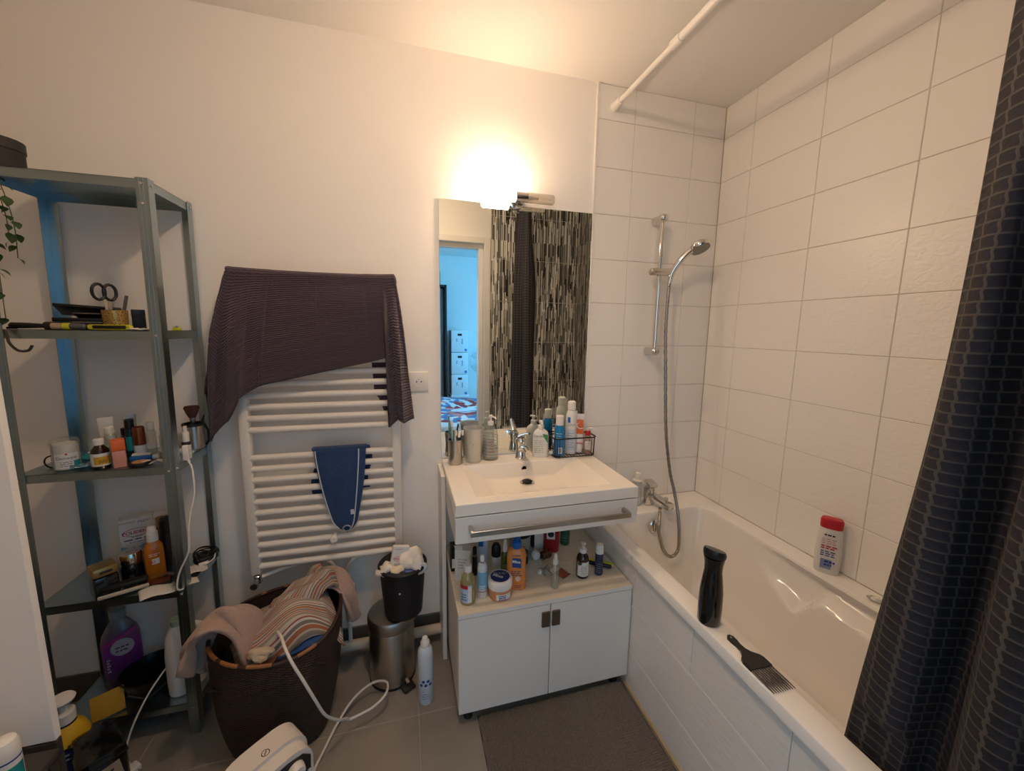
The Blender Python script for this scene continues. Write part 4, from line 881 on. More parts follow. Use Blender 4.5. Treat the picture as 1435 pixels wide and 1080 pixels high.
obj('paddle', MB().box((0, .012, .016), (.118, .03, .018), bev=.008), m_black, t); obj('edge', MB().box((0, -.012, .0), (.122, .008, .012), bev=.003), mat('ivory_plastic', '#c8bda8', .4), t)
br = MB()
for k in range(22): br.tube([(-.053+.005*k, -.010, .004), (-.053+.005*k, .004, .012)], .0009, 5)
obj('bristles', br, m_black, t)
t = T('brown_card', 'rust brown flat case lying beside the sunscreen bottle', 'case', -2.372, -.195, z, .3); obj('body', MB().bb(-.035, .035, -.02, .02, 0, .008, .002), mat('rust_brown', '#5a2c17', .5), t); obj('seam', MB().bb(-.0352, .0352, -.0202, .0202, .0038, .0044), m_black, t, smooth=False)
t = T('receipt', 'curled white paper receipt hanging over the shelf edge', 'paper', -2.318, -.215, z+.001, .55)
obj('sheet', MB().grid(lambda u, v: (-.085+.15*u, -.045+.055*v-.02*u, .004+.010*math.sin(3*u+1)*v+.004*math.sin(9*u)-.004*(1-u)), 24, 8), mat('paper', '#d8d2c8', .8), t, solid=.0006); obj('print', MB().grid(lambda u, v: (.0+.02*u, -.03+.03*v, .0065+.010*math.sin(3*(.57+.13*u)+1)*(.3+.5*v)+.004*math.sin(9*(.57+.13*u))), 4, 4), mat('receipt_print', '#a5a09a', .8), t)
t = T('receipt', 'second folded receipt lying behind the post on the shelf', 'paper', -2.275, -.15, z+.001, .5); obj('sheet', MB().grid(lambda u, v: (-.03+.06*u, -.03+.06*v, .003+.008*abs(math.sin(4*u))), 12, 4), mat('paper', '#d8d2c8'), t, solid=.0006); obj('fold', MB().box((.01, .0, .010), (.03, .05, .0008), ry=.2), mat('paper', ''), t, smooth=False)
t = T('lip_pencils', 'small grey make-up stick lying before the black can', 'stick', -2.335, -.165, z+.007, -.3); obj('barrel', MB().lathe(cyl(.007, -.03, .015), 12, axis='x'), mat('mauve_grey', '#6b5a58', .4), t); obj('cap', MB().lathe(cyl(.0075, .015, .034), 12, axis='x'), m_steel, t)
cb = thing('cable_bundle', 'tangled bundle of black cables at the right shelf end', 'cable', (-2.272, -.08, z+.014))
r_ = random.Random(5)
for k in range(10):
    R1, R2, ph = r_.uniform(.025, .052), r_.uniform(.018, .042), r_.uniform(0, 3)
    obj('loop', MB().tube([(R1*.8*math.cos(a*PI/14)*math.cos(ph*.1)+r_.uniform(-.001, .001), R2*1.3*math.sin(a*PI/14), .006*math.sin(2*a*PI/14+ph)+.0035*(k-3)) for a in range(29)], .0022, 6), m_black, cb)
obj('plug', MB().box((.012, -.05, .0), (.03, .012, .01), rz=.5, bev=.003), m_white, cb); obj('white_lead', MB().tube(smooth_path([(.0, -.05, .0), (.02, -.055, .0), (.036, -.03, .004), (.03, .0, .012)], 6), .0026, 6), m_cable, cb)

# ---- level s4
z = SH['s4']
x, y = -2.560, -.090
t = T('detergent_jug', 'large purple liquid cleaner bottle on the bottom shelf', 'bottle', x, y, z, .45)
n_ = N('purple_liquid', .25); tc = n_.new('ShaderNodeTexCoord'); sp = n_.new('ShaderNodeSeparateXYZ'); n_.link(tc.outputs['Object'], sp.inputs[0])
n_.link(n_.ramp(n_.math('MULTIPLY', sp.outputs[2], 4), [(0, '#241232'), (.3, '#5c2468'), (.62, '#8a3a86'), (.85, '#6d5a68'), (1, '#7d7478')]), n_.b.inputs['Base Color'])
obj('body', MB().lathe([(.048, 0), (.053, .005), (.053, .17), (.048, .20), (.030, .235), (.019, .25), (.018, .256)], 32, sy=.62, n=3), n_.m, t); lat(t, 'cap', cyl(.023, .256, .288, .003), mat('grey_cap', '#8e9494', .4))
obj('label_patch', MB().prism([(-.03+.03*math.cos(a*PI/12)*1.05+.035, .155+.032*math.sin(a*PI/12)) for a in range(24)], -.0342, -.0336), mat('pale_label', '#b9adb6', .5), t, smooth=False); marks(t, .004, .157, .036, 2, .014, mat('purple_ink', '#4a1d5a', .5), d=.0343, h=.005)
marks(t, -.034, .12, .010, 5, .011, mat('lilac_ink', '#c4a8c9', .5), d=.0336, h=.007); obj('pink_band', MB().prism([(-.045, .165), (.045, .205), (.045, .222), (-.045, .182)], -.0336, -.0332), mat('magenta', '#a03a80', .5), t, smooth=False)
t = T('black_basin', 'black plastic basin on the bottom shelf', 'basin', -2.445, -.145, z, .3); obj('bowl', MB().lathe([(.06, 0), (.066, .004), (.088, .07), (.092, .075), (.086, .076), (.063, .008), (0, .006)], 36, sy=.95), mat('black_gloss', '#100f10', .25), t); obj('strap', MB().tube([(-.05, -.09, .06), (0, -.1, .03), (.05, -.088, .06)], .004, 8), m_black, t)
x, y = -2.312, -.170
t = T('white_jug', 'tall white jerrycan bottle with looped handle on the bottom shelf', 'bottle', x, y, z, .75)
# outline with a handle hole, extruded and rounded
mj = mat('white_hdpe', '#d7d4cf', .45)
jb = MB().lathe([(.035, 0), (.042, .006), (.044, .06), (.043, .16), (.036, .22), (.022, .25), (.017, .26)], 28, sx=.85, sy=.85, c=(-.034, 0, 0)); obj('body', jb, mj, t)
obj('handle', MB().tube(smooth_path([(-.02, 0, .225), (.018, 0, .225), (.042, 0, .195), (.046, 0, .13), (.036, 0, .06), (-.005, 0, .025)], 6), [.016]*31, 14), mj, t); lat(t, 'cap', cyl(.017, .26, .285), mat('pale_green_cap', '#a9bfae', .4), c=(-.030, 0, 0))
lat(t, 'base', [(.03, 0), (.036, .004), (.036, .02), (.03, .05)], mj, sy=.75, c=(.004, 0, 0))
tag(obj('kitchen_sponge', MB().box((0, 0, 0), (.082, .075, .006), bev=.002), mat('yellow_sponge', '#b08a2e', .95, bump=(200, .5, .002)), loc=(-2.528, -.236, z+.038), rot=(1.12, 0, .52)), 'flat yellow sponge cloth leaning at the bottom shelf front', 'sponge')
t = T('blue_lid_tub', 'small clear tub with blue lid behind the white jug', 'tub', -2.262+.0, -.06, z, .2); lat(t, 'body', [(.025, 0), (.03, .05), (.031, .16)], c_frost, seg=24); lat(t, 'lid', cyl(.033, .16, .168, .001), m_bluep, seg=24)
t = T('small_purple_bottle', 'small dark purple bottle between basin and white jug', 'bottle', -2.375, -.06, z); lat(t, 'body', [(.018, 0), (.02, .003), (.02, .13), (.012, .15)], mat('deep_purple', '#2b1533', .3)); lat(t, 'cap', cyl(.013, .15, .175), m_white)
# appliance cord with plug hanging from the bottom shelf
cd = thing('power_cord', 'thin white cord with plug hanging in front of the shelf', 'cable', (0, 0, 0))
obj('lead', MB().tube(smooth_path([(-2.345, -.10, .30), (-2.36, -.16, .25), (-2.40, -.24, .19), (-2.425, -.29, .13), (-2.44, -.315, .07), (-2.438, -.33, .03), (-2.418, -.345, .015)], 8), .0028, 8), m_cable, cd)
pg = obj('plug', MB().box((-2.407, -.355, .014), (.03, .034, .020), rz=.9, bev=.005), m_white, cd)
for s in (-1, 1): obj('pin', MB().tube([(-2.398+s*.006, -.367+s*.007, .014), (-2.384+s*.006, -.381+s*.007, .014)], .002, 8), m_steel, pg)

# ------------------------------------------------------------------ on the washbasin
z = BZ
def colz(p0, p1, r, m, name, t, seg=10): return obj(name, MB().tube([p0, p1], r, seg), m, t)
x, y = -1.325, -.070
t = T('toothbrush_cup', 'brushed steel tumbler holding toothbrushes on the basin', 'cup', x, y, z)
lat(t, 'body', [(.030, 0), (.032, .003), (.0285, .05), (.0315, .108), (.030, .108), (.027, .05), (.029, .006), (0, .006)], m_steel, seg=28)
for k, (dx, dy, ln, mm, lab) in enumerate(((-.008, .008, .175, mat('aqua_brush', '#8fc0c4', .4), 'aqua toothbrush standing tallest in the steel tumbler'), (.010, -.004, .135, mat('dark_brush', '#37414f', .4), 'dark toothbrush leaning right in the steel tumbler'), (.002, -.012, .14, m_white, 'white electric toothbrush in the middle of the tumbler'))):
    tt = T('toothbrush', lab, 'toothbrush', x+dx, y+dy, z+.008, .3*k)
    lx = (.02 if k == 1 else -.006)
    obj('handle', MB().tube([(0, 0, 0), (lx*.6, 0, ln*.6), (lx, .0, ln)], [.0055, .0045, .003], 10), mm, tt)
    obj('bristles', MB().box((lx, -.006, ln-.008), (.009, .009, .022), bev=.001), m_white, tt)
x, y = -1.243, -.058
t = T('plastic_beaker', 'translucent frosted plastic beaker on the basin', 'cup', x, y, z)
lat(t, 'body', [(.032, 0), (.034, .003), (.044, .145), (.0455, .152), (.043, .152), (.0325, .006), (0, .005)], clear('milky_plastic', '#f0efe8', .42, .3), seg=30); lat(t, 'water', [(.033, .004), (.0385, .085), (0, .085)], clear('beaker_contents', '#eef0ec', .25), seg=30)
text(t, 'x', .012, .085, m_ink, r=.040)
x, y = -1.163, -.045
t = T('soap_dispenser', 'clear ribbed glass soap dispenser with white pump', 'soap dispenser', x, y, z)
lat(t, 'body', [(.031, 0), (.034, .004), (.033, .10), (.029, .135), (.016, .150), (.014, .158)], c_clear, seg=28); lat(t, 'liquid', [(.029, .006), (.031, .01), (.0305, .06), (0, .06)], clear('soap_liquid', '#e3e6e2', .2), seg=28)
for k in range(7): lat(t, 'rib', [(.0342-.0002*k, .02+.014*k), (.0352-.0002*k, .022+.014*k), (.0342-.0002*k, .024+.014*k)], c_frost, seg=28, cap=False)
pump(t, .014, .156, m_white, .032, .022, .6, -.8)
marks(t, .006, .09, .02, 5, .012, m_inkr, r=.0345)
x, y = -.930, -.058
t = T('face_cleanser', 'white pump bottle with green leaf flash and lettering', 'bottle', x, y, z)
obj('body', MB().lathe([(.034, 0), (.037, .004), (.037, .095), (.033, .115), (.018, .128), (.013, .131)], 32, sy=.62, n=3), m_wht2, t)
pump(t, .014, .130, m_white, .030, .016, .2, -1)
text(t, 'CeraVe', .016, .100, m_ink, d=.0232, x=-.008); obj('leaf_flash', MB().prism([(.008, .112), (.033, .108), (.033, .07), (.022, .085)], -.0236, -.0228), m_inkg, t, smooth=False); marks(t, -.004, .078, .045, 7, .009, m_inkg, d=.0230)
obj('cotton_ball', MB().lathe([(0, 0), (.011, .004), (.013, .011), (.009, .019), (0, .022)], 12), mat('cotton', ''), None)
tag(bpy.data.objects['cotton_ball'], 'small white cotton ball beside the wire basket', 'cotton ball'); bpy.data.objects['cotton_ball'].location = (-.876, -.055, BZ)
# wire basket
bk = thing('wire_basket', 'black wire basket holding bottles at the right of the basin', 'basket', (-.780, -.075, z))
m_wire = mat('black_wire', '#1c1a19', .4, .5)
def rr(w, d, r, zz, n=8):
    p = []
    for cx, cy, a0 in ((w/2-r, d/2-r, 0), (-w/2+r, d/2-r, PI/2), (-w/2+r, -d/2+r, PI), (w/2-r, -d/2+r, 1.5*PI)):
        p += [(cx+r*math.cos(a0+k*PI/2/n), cy+r*math.sin(a0+k*PI/2/n), zz) for k in range(n+1)]
    return p + [p[0]]
obj('top_rail', MB().tube(rr(.205, .095, .02, .093), .0032, 8), m_wire, bk); obj('base_rail', MB().tube(rr(.195, .088, .02, .006), .0022, 8), m_wire, bk)
wv = rr(.197, .09, .02, 0, 3)[:-1]
for px, py, _ in wv: obj('wire', MB().tube([(px, py, .006), (px*1.03, py*1.03, .093)], .0014, 6), m_wire, bk)
for k in range(13): obj('base_wire', MB().tube([(-.09+.015*k, -.042, .005), (-.09+.015*k, .042, .005)], .0014, 6), m_wire, bk)
zz = z+.008
t = T('spray_can', 'blue aerosol can with white cap in the wire basket', 'spray can', -.847, -.082, zz); m_blcan = mat('bright_blue_can', '#1676ad', .3)
lat(t, 'body', [(.021, 0), (.0235, .004), (.0235, .125), (.020, .136), (.0165, .142)], m_blcan, seg=26); lat(t, 'cap', cyl(.0185, .140, .186, .003), m_white, seg=26)
obj('barcode_patch', wrap(.0238, .012, .040, -.1, .65), m_wht2, t)
bars_ = MB()
for k in range(6): bars_.add(wrap(.0241, .015, .037, -.02+.1*k, .03+.1*k, 2).v, wrap(.0241, .015, .037, 0, .05, 2).f)
obj('barcode', bars_, m_ink, t); marks(t, 0, .105, .028, 3, .011, m_inkw, r=.0237)
t = T('spray_can', 'tall white aerosol can with blue square in the wire basket', 'spray can', -.783, -.066, zz)
lat(t, 'body', [(.0235, 0), (.026, .004), (.026, .175), (.023, .192), (.018, .203), (.017, .206)], m_wht2, seg=28); lat(t, 'cap', cyl(.0185, .205, .248, .004), m_white, seg=28)
obj('blue_square', wrap(.0263, .150, .176, -.65, -.15), m_bluep, t); obj('pale_panel', wrap(.0262, .02, .12, -1.0, 1.0), mat('pale_blue_panel', '#c3ccd6', .5), t); marks(t, 0, .143, .036, 2, .007, m_ink, r=.0264); marks(t, 0, .10, .03, 7, .011, m_inkb, r=.0265)
t, b_ = tube_std('cream_tube', 'white and orange cream tube standing in the wire basket', -.738, -.062, zz, .046, .185, m_wht2, m_white, .10)
obj('orange_panel', MB().box((0, -.0125, .125), (.036, .002, .07), rx=.06, bev=.008), m_orange, t); obj('red_band', MB().box((0, -.0165, .047), (.036, .001, .004)), m_inkr, t, smooth=False); text(t, 'C', .05, .13, m_inkw, d=.0142)
t, b_ = tube_std('cream_tube', 'plain white tube behind the orange tube in the basket', -.755, -.030, zz, .036, .195, m_wht2, m_white, .10)
t = T('pump_bottle', 'small clear bottle with red pump at the basket end', 'bottle', -.703, -.082, zz); lat(t, 'body', [(.018, 0), (.02, .003), (.02, .07), (.013, .086)], clear('pinkish_clear', '#e9cfc4', .18), seg=22); lat(t, 'collar', cyl(.0135, .086, .106), m_red); obj('nozzle', MB().tube([(0, 0, .104), (0, 0, .122), (.012, -.014, .125), (.02, -.024, .121)], .0035, 8), m_white, t); obj('label_patch', wrap(.0202, .02, .06, -.6, .9), m_wht2, t); marks(t, .002, .052, .02, 4, .009, m_inkr, r=.0206)

# ------------------------------------------------------------------ on the low cabinet
z = CZ
def P(name, label, cat, x, y): return T(name, label, cat, x, y, z)
t = P('antiseptic_bottle', 'clear bottle of pale yellow liquid with red label band', 'bottle', -1.325, -.413)
lat(t, 'body', [(.024, 0), (.0265, .003), (.0265, .085), (.022, .104), (.013, .118), (.0115, .122)], clear('yellowish_clear', '#ece6b8', .14), seg=26); lat(t, 'liquid', [(.0235, .004), (.0245, .006), (.0245, .018), (0, .018)], mat('yellow_liquid', '#b9a94a', .15), seg=24); lat(t, 'cap', cyl(.0145, .121, .147), m_white)
obj('label_patch', wrap(.0268, .012, .08, -1.35, .55), mat('pale_blue_label', '#a9bfd8', .5), t); obj('red_band', wrap(.0271, .066, .080, -1.35, .0), m_inkr, t); obj('white_panel', wrap(.0271, .014, .075, .05, .55), m_wht2, t); marks(t, -.014, .045, .022, 3, .010, m_inkb, r=.0273, h=.004)
t = P('spray_bottle', 'slim white spray bottle with light blue label', 'bottle', -1.268, -.395)
lat(t, 'body', [(.016, 0), (.0185, .003), (.0185, .118), (.015, .130), (.010, .135)], m_wht2, seg=24); lat(t, 'collar', cyl(.0075, .135, .142, .001), c_frost); lat(t, 'nozzle', [(.0085, .142), (.009, .158), (.006, .166), (0, .167)], m_white)
obj('label_patch', wrap(.0188, .035, .105, -1.3, 1.3), mat('aqua_label', '#7fb3cf', .5), t); marks(t, 0, .05, .024, 2, .008, m_inkw, r=.019, h=.004); obj('red_line', wrap(.0189, .026, .029, -1.2, 1.2), m_inkr, t)
t = P('cream_tub', 'round peach tub with white lid and navy printed disc', 'jar', -1.202, -.405); lat(t, 'body', [(.040, 0), (.043, .004), (.0445, .045)], mat('peach_tub', '#cf8d62', .35), seg=36); lat(t, 'lid', [(.046, .042), (.0465, .044), (.0465, .070), (.043, .075), (0, .0755)], m_white, seg=36)
lat(t, 'navy_disc', [(.036, .0757), (.036, .0763), (0, .0763)], mat('navy_disc', '#1b2a66', .4), seg=36); text(t, 'Mixa', .022, .0764, m_inkw, top=True, x=-.008, tilt=-.35, bold=.0006); marks(t, 0, .018, .05, 2, .007, m_inkw, d=.0766, top=True); obj('label_patch', wrap(.0447, .008, .030, -.3, 1.0), m_wht2, t); marks(t, .012, .024, .03, 3, .007, m_inkb, r=.0452, h=.004)
t = P('body_lotion', 'tall orange lotion bottle with blue pump cap', 'bottle', -1.130, -.375); m_mx = mat('apricot_plastic', '#db8744', .35)
obj('body', MB().lathe([(.035, 0), (.038, .004), (.036, .09), (.037, .135), (.033, .152), (.022, .162), (.016, .166)], 36, sy=.6, n=2.8), m_mx, t)
lat(t, 'collar', [(.017, .165), (.018, .168), (.018, .188), (.012, .194)], m_bluep); obj('pump_head', MB().lathe([(.009, .19), (.010, .196), (.014, .202), (.014, .214), (0, .217)], 16).tube([(0, 0, .21), (.0, -.022, .211), (0, -.027, .205)], .005, 8), m_bluep, t)
obj('logo_panel', MB().prism([(-.016, .095), (.018, .092), (.018, .13), (-.016, .133)], -.0232, -.0225), mat('logo_blue', '#23468f', .4), t, smooth=False); text(t, 'Mixa', .016, .118, m_inkw, d=.0233, bold=.0004, tilt=-.05); marks(t, 0, .142, .03, 1, .01, m_inkb, d=.0225, h=.003); marks(t, 0, .078, .04, 3, .008, m_inkb, d=.0228, h=.003); marks(t, .008, .02, .026, 2, .007, m_inkb, d=.0228, h=.003)
lat(t, 'emblem', [(.010, .0231), (.010, .0236), (0, .0236)], mat('pale_pink', '#e6c3b4', .5), axis='-y', c=(.006, 0, .048))
t = P('mist_bottle', 'small clear travel spray bottle with white nozzle', 'bottle', -.985, -.415); lat(t, 'body', [(.013, 0), (.0155, .002), (.0155, .088), (.009, .098)], c_clear, seg=22); lat(t, 'liquid', [(.0138, .002), (.0142, .03), (0, .03)], clear('clear_liquid', '#e6e4cf', .3), seg=20); lat(t, 'collar', cyl(.010, .098, .118, .001), m_white); lat(t, 'nozzle', [(.0065, .118), (.0065, .132), (.005, .142), (0, .143)], m_white); obj('dip_tube', MB().tube([(0, 0, .01), (0, 0, .1)], .0015, 6), m_wht2, t)
t = P('pump_flask', 'brown glass pump bottle with pale label', 'bottle', -.850, -.375); lat(t, 'body', [(.023, 0), (.0255, .003), (.0255, .075), (.022, .090), (.013, .101), (.012, .104)], c_amber, seg=26); pump(t, .0145, .103, m_white, .022, .020, .1, -1)
obj('label_patch', wrap(.0258, .012, .072, -.85, 1.3), m_wht2, t); obj('leaf_dot', MB().lathe([(.008, .0262), (.008, .0266), (0, .0266)], 16, axis='-y', c=(-.010, 0, .068)), mat('dark_leaf', '#2e3a22', .5), t); marks(t, .008, .055, .026, 6, .007, m_ink, r=.0262)
t = P('deodorant_stick', 'navy cylindrical bottle with white cap', 'bottle', -.777, -.377); lat(t, 'body', [(.0155, 0), (.0165, .002), (.0165, .090), (.0155, .092)], m_navyp, seg=24); lat(t, 'cap', [(.0165, .092), (.0165, .122), (.014, .129), (0, .130)], m_white, seg=24); marks(t, 0, .05, .022, 5, .009, mat('grey_ink', '#8a93a8', .6), r=.0168)
t = T('safety_razor', 'black and yellow hairbrush handle lying behind the navy bottle', 'brush', -.758, -.325, z+.010, -.62); obj('handle', MB().box((0, 0, 0), (.125, .022, .016), bev=.007), m_black, t); obj('trim', MB().box((.004, .006, .002), (.128, .018, .016), bev=.006), MATS['yellow_plastic'], t)
t = T('rust_sachet', 'flat rust-coloured sachet lying on the low cabinet', 'sachet', -.925, -.345, z, .5); obj('film', MB().grid(lambda u, v: (-.024+.048*u, -.022+.044*v, .003+.003*math.sin(5*u)+.006*u*v), 10, 6), mat('rust_film', '#a1512e', .4), t, solid=.001); obj('seal', MB().box((.0, -.023, .003), (.048, .006, .001)), mat('rust_dark', '#7d3a20', .4), t, smooth=False)
t = T('crumpled_wrapper', 'crumpled clear plastic wrapper beside the clear spray', 'wrapper', -.972, -.315, z, .2); obj('film', MB().grid(lambda u, v: (-.035+.07*u, -.03+.06*v, .004+.03*abs(math.sin(6*u+2*v))*math.sin(PI*v)*math.sin(PI*u)), 14, 12), clear('crumpled_film', '#e8e2d8', .35), t, solid=.001); obj('tab', MB().box((.012, -.022, .016), (.03, .018, .014), rx=.4, rz=.3, bev=.002), m_wht2, t)
t = T('dropper_cap', 'tiny white screw cap lying on the low cabinet', 'cap', -1.012, -.318, z); lat(t, 'shell', [(.008, 0), (.0085, .001), (.008, .014), (0, .015)], m_white); lat(t, 'seal', cyl(.0088, 0, .003, .0005), m_wht2)
t = carton('medicine_carton', 'open white medicine carton at the left of the low cabinet', -1.318, -.265, z, -.35, .062, .05, .128, m_wht2); obj('flap', MB().box((.032, -.02, .12), (.002, .045, .05), ry=.25), m_wht2, t, smooth=False); marks(t, 0, .09, .035, 4, .012, m_ink, d=.0252); obj('flap', MB().box((-.015, -.028, .14), (.03, .002, .03), rx=.5), m_wht2, t, smooth=False)
t = T('black_bottle_left', 'black box with white print at far left of the cabinet', 'box', -1.352, -.20, z, .05); obj('carton', MB().bb(-.012, .012, -.02, .02, 0, .11, .001), m_black, t, smooth=False); obj('panel', MB().bb(-.009, .009, -.0206, -.0198, .015, .055), m_wht2, t, smooth=False)
t, b_ = tube_std('cream_tube', 'white and blue tube standing behind the slim spray bottle', -1.235, -.235, z, .046, .16, mat('pale_blue_tube', '#b9c7da', .4), m_white); obj('blue_panel', MB().box((-.008, -.0138, .125), (.02, .002, .03), rx=.06), m_bluep, t, smooth=False)
t = simple('black_yellow_bottle', 'thin black bottle with gold neck behind the carton', 'bottle', -1.272, -.26, z, .12, .010, m_black, m_black, .3, .8); lat(t, 'gold_ring', cyl(.0088, .078, .090, .001), m_gold)
t = P('roll_on', 'white roll-on bottle with rounded black cap', 'bottle', -1.178, -.235); lat(t, 'body', [(.017, 0), (.019, .002), (.0185, .055)], m_wht2); lat(t, 'cap', [(.0195, .055), (.020, .075), (.019, .095), (.012, .108), (0, .11)], m_black)
t = P('green_spray', 'green glass spray bottle with white nozzle beside orange lotion', 'bottle', -1.152, -.285); lat(t, 'body', [(.0145, 0), (.0165, .002), (.0165, .085), (.009, .1)], mat('green_glass', '#4a5a26', .12)); lat(t, 'nozzle', [(.010, .1), (.0095, .125), (.006, .14), (.005, .152), (0, .153)], m_white); obj('label_patch', wrap(.0167, .02, .05, -.8, .8), mat('olive_label', '#8f9468', .5), t)
t = P('hair_mask_jar', 'wide white jar with black lid at the back of the cabinet', 'jar', -1.048, -.145); lat(t, 'body', [(.045, 0), (.048, .004), (.048, .085)], mat('grey_green_jar', '#a9ada0', .4), seg=32); lat(t, 'lid', cyl(.051, .085, .115, .003), m_black, seg=32); marks(t, 0, .05, .05, 4, .01, m_ink, r=.0483)
t = P('black_pot', 'small black pot with grey lid in front of the wide jar', 'pot', -1.062, -.225); lat(t, 'body', cyl(.027, 0, .034), m_black); lat(t, 'lid', cyl(.028, .034, .05), mat('grey_clear_lid', '#55534f', .2))
t = T('white_cap_bottle', 'bottle lying with round white cap facing the room', 'bottle', -1.000, -.205, z+.019, .2); obj('body', MB().lathe([(.012, -.09), (.0165, -.08), (.0165, 0), (.012, .005)], 18, axis='-y'), c_frost, t); obj('cap', MB().lathe([(.0175, .004), (.0185, .006), (.0185, .022), (.016, .025), (0, .026)], 22, axis='-y'), m_white, t)
t = carton('tall_white_carton', 'tall white carton with dark edge behind the red bottle', -.962, -.135, z, .15, .05, .04, .17, m_wht2); obj('dark_edge', MB().bb(-.0258, -.0245, -.0206, .0206, 0, .17), m_black, t, smooth=False)
t = P('shower_gel', 'red shower gel bottle with white label at cabinet back', 'bottle', -.905, -.165); obj('body', MB().lathe([(.033, 0), (.036, .004), (.036, .14), (.03, .155), (.016, .163)], 30, sy=.7, n=2.6), mat('red_gel', '#9c2326', .2), t); lat(t, 'cap', cyl(.017, .163, .185), m_white); obj('label_patch', MB().prism([(-.02, .065), (.016, .065), (.016, .12), (-.02, .12)], -.0262, -.0255), m_wht2, t, smooth=False); lat(t, 'emblem', [(.014, .0263), (.014, .0267), (0, .0267)], m_ink, axis='-y', c=(-.002, 0, .088))
t = T('brown_hair_claw', 'brown tortoiseshell hair claw in front of the red bottle', 'hair claw', -.955, -.228, z, .3)
for s in (-1, 1): obj('jaw', MB().grid(lambda u, v, s=s: (-.022+.044*u, s*(.004+.012*math.sin(PI*v*.9)), .003+.034*v), 10, 6), mat('tortoiseshell', '#5a3420', .25, var=(60, .5)), t, solid=.003)
t = P('shampoo_green', 'dark green bottle standing near the bath at cabinet back', 'bottle', -.823, -.130); lat(t, 'body', [(.020, 0), (.0225, .003), (.0225, .14), (.015, .155)], m_grn, seg=24); lat(t, 'cap', cyl(.016, .155, .18), m_black); marks(t, 0, .05, .025, 3, .012, mat('pale_green_ink', '#8fb39b', .6), r=.0228)

# ------------------------------------------------------------------ on the bath rim
t = T('mist_sprayer', 'black waisted continuous spray bottle on the bath rim', 'spray bottle', -.655, -.838, ZR, .35)
obj('body', MB().lathe([(.030, 0), (.0325, .004), (.0335, .05), (.0325, .10), (.0275, .145), (.0245, .168), (.026, .19), (.030, .212)], 34), mat('black_gloss2', '#0c0c0d', .12, coat=.3), t)
hdv = MB().lathe([(.030, .212), (.0315, .215), (.0315, .225), (.029, .232), (0, .234)], 34); hdv.v = [(x_, y_, z_+.010*(x_/.029)*sstep(.2, .23, z_)*-1) for x_, y_, z_ in hdv.v]; obj('trigger_head', hdv, mat('black_satin2', '#181818', .3), t)
cm = thing('afro_comb', 'black plastic afro comb lying on the bath rim', 'comb', (-.648, -.915, ZR+.0035), 0)
# plan outline (local -y away from the handle)
n_cb = mat('black_comb', '#151414', .3)
o1 = [(-.010, .002), (-.004, .009), (.004, .009), (.010, .002), (.010, -.012), (.0075, -.026), (.0085, -.042), (.016, -.056), (.030, -.068), (.034, -.078), (.034, -.104), (-.034, -.104), (-.034, -.078), (-.030, -.068), (-.016, -.056), (-.0085, -.042), (-.0075, -.026), (-.010, -.012)]
obj('handle', MB().prism(o1, -.0035, .0035, 'xy'), n_cb, cm, smooth=False); lat(cm, 'hang_hole', [(.003, .0036), (.0022, .0041), (0, .0041)], m_steel, c=(0, -.001, 0), seg=12)
tooth = MB().tube([(0, 0, 0), (0, -.045, 0), (0, -.068, 0)], [.0023, .0021, .0010], 6).mesh('tooth', n_cb)
for k in range(10):
    o = bpy.data.objects.new('tooth', tooth); COL.objects.link(o); o.parent = cm; o.location = (-.0318+.0636*k/9, -.102, 0)
cm.rotation_euler = (0, 0, -.02)
t = T('shampoo_bottle', 'white shampoo bottle with red cap on the wall side bath rim', 'bottle', -.046, -.738, ZR, -.95)
obj('body', MB().lathe([(.034, 0), (.037, .005), (.039, .06), (.037, .13), (.033, .165), (.031, .172)], 36, sy=.6, n=2.6), m_wht2, t); obj('cap', MB().lathe([(.032, .172), (.0335, .175), (.0335, .20), (.030, .207), (0, .209)], 36, sy=.62, n=2.6), m_red, t)
marks(t, -.002, .150, .03, 1, .01, m_ink, d=.0228, h=.006); marks(t, 0, .135, .045, 3, .008, m_inkr, d=.0233); marks(t, 0, .108, .045, 2, .008, m_inkr, d=.0236, h=.005); marks(t, 0, .088, .045, 3, .008, m_inkb, d=.0238, h=.004); obj('barcode_panel', MB().prism([(-.02, .022), (.012, .022), (.012, .058), (-.02, .058)], -.0243, -.0236), mat('bluegrey_print', '#7f8fae', .5), t, smooth=False); marks(t, .006, .05, .03, 2, .012, mat('royal_ink', '#1d3f94', .6), d=.0244, h=.007)
t = T('lotion_pump', 'pale bottle with white pump cap between basin and bath tap', 'bottle', -.415, -.075, ZR); lat(t, 'body', [(.02, 0), (.022, .003), (.022, .115), (.018, .128)], c_frost, seg=24); lat(t, 'collar', cyl(.0235, .126, .134, .002), m_white); lat(t, 'cap', [(.012, .134), (.0125, .165), (.011, .168), (0, .169)], m_white)
t = T('green_gel', 'pale green bottle half hidden behind the shower curtain', 'bottle', -.040, -.965, ZR, -.9); obj('body', MB().lathe([(.024, 0), (.027, .004), (.027, .12), (.022, .14), (.012, .148)], 28, sy=.65, n=2.6), clear('green_clear', '#b9d28f', .4), t); lat(t, 'cap', cyl(.013, .148, .17), m_white)
t = T('bath_sponge_holder', 'small clear soap dish on the bath rim', 'soap dish', -.052, -.905, ZR, -.9); lat(t, 'dish', [(.018, 0), (.026, .010), (.024, .010), (.016, .002), (0, .002)], c_frost, seg=24, sy=.7); lat(t, 'soap', [(.014, .003), (.016, .008), (.012, .013), (0, .014)], m_wht2, seg=18, sy=.7)

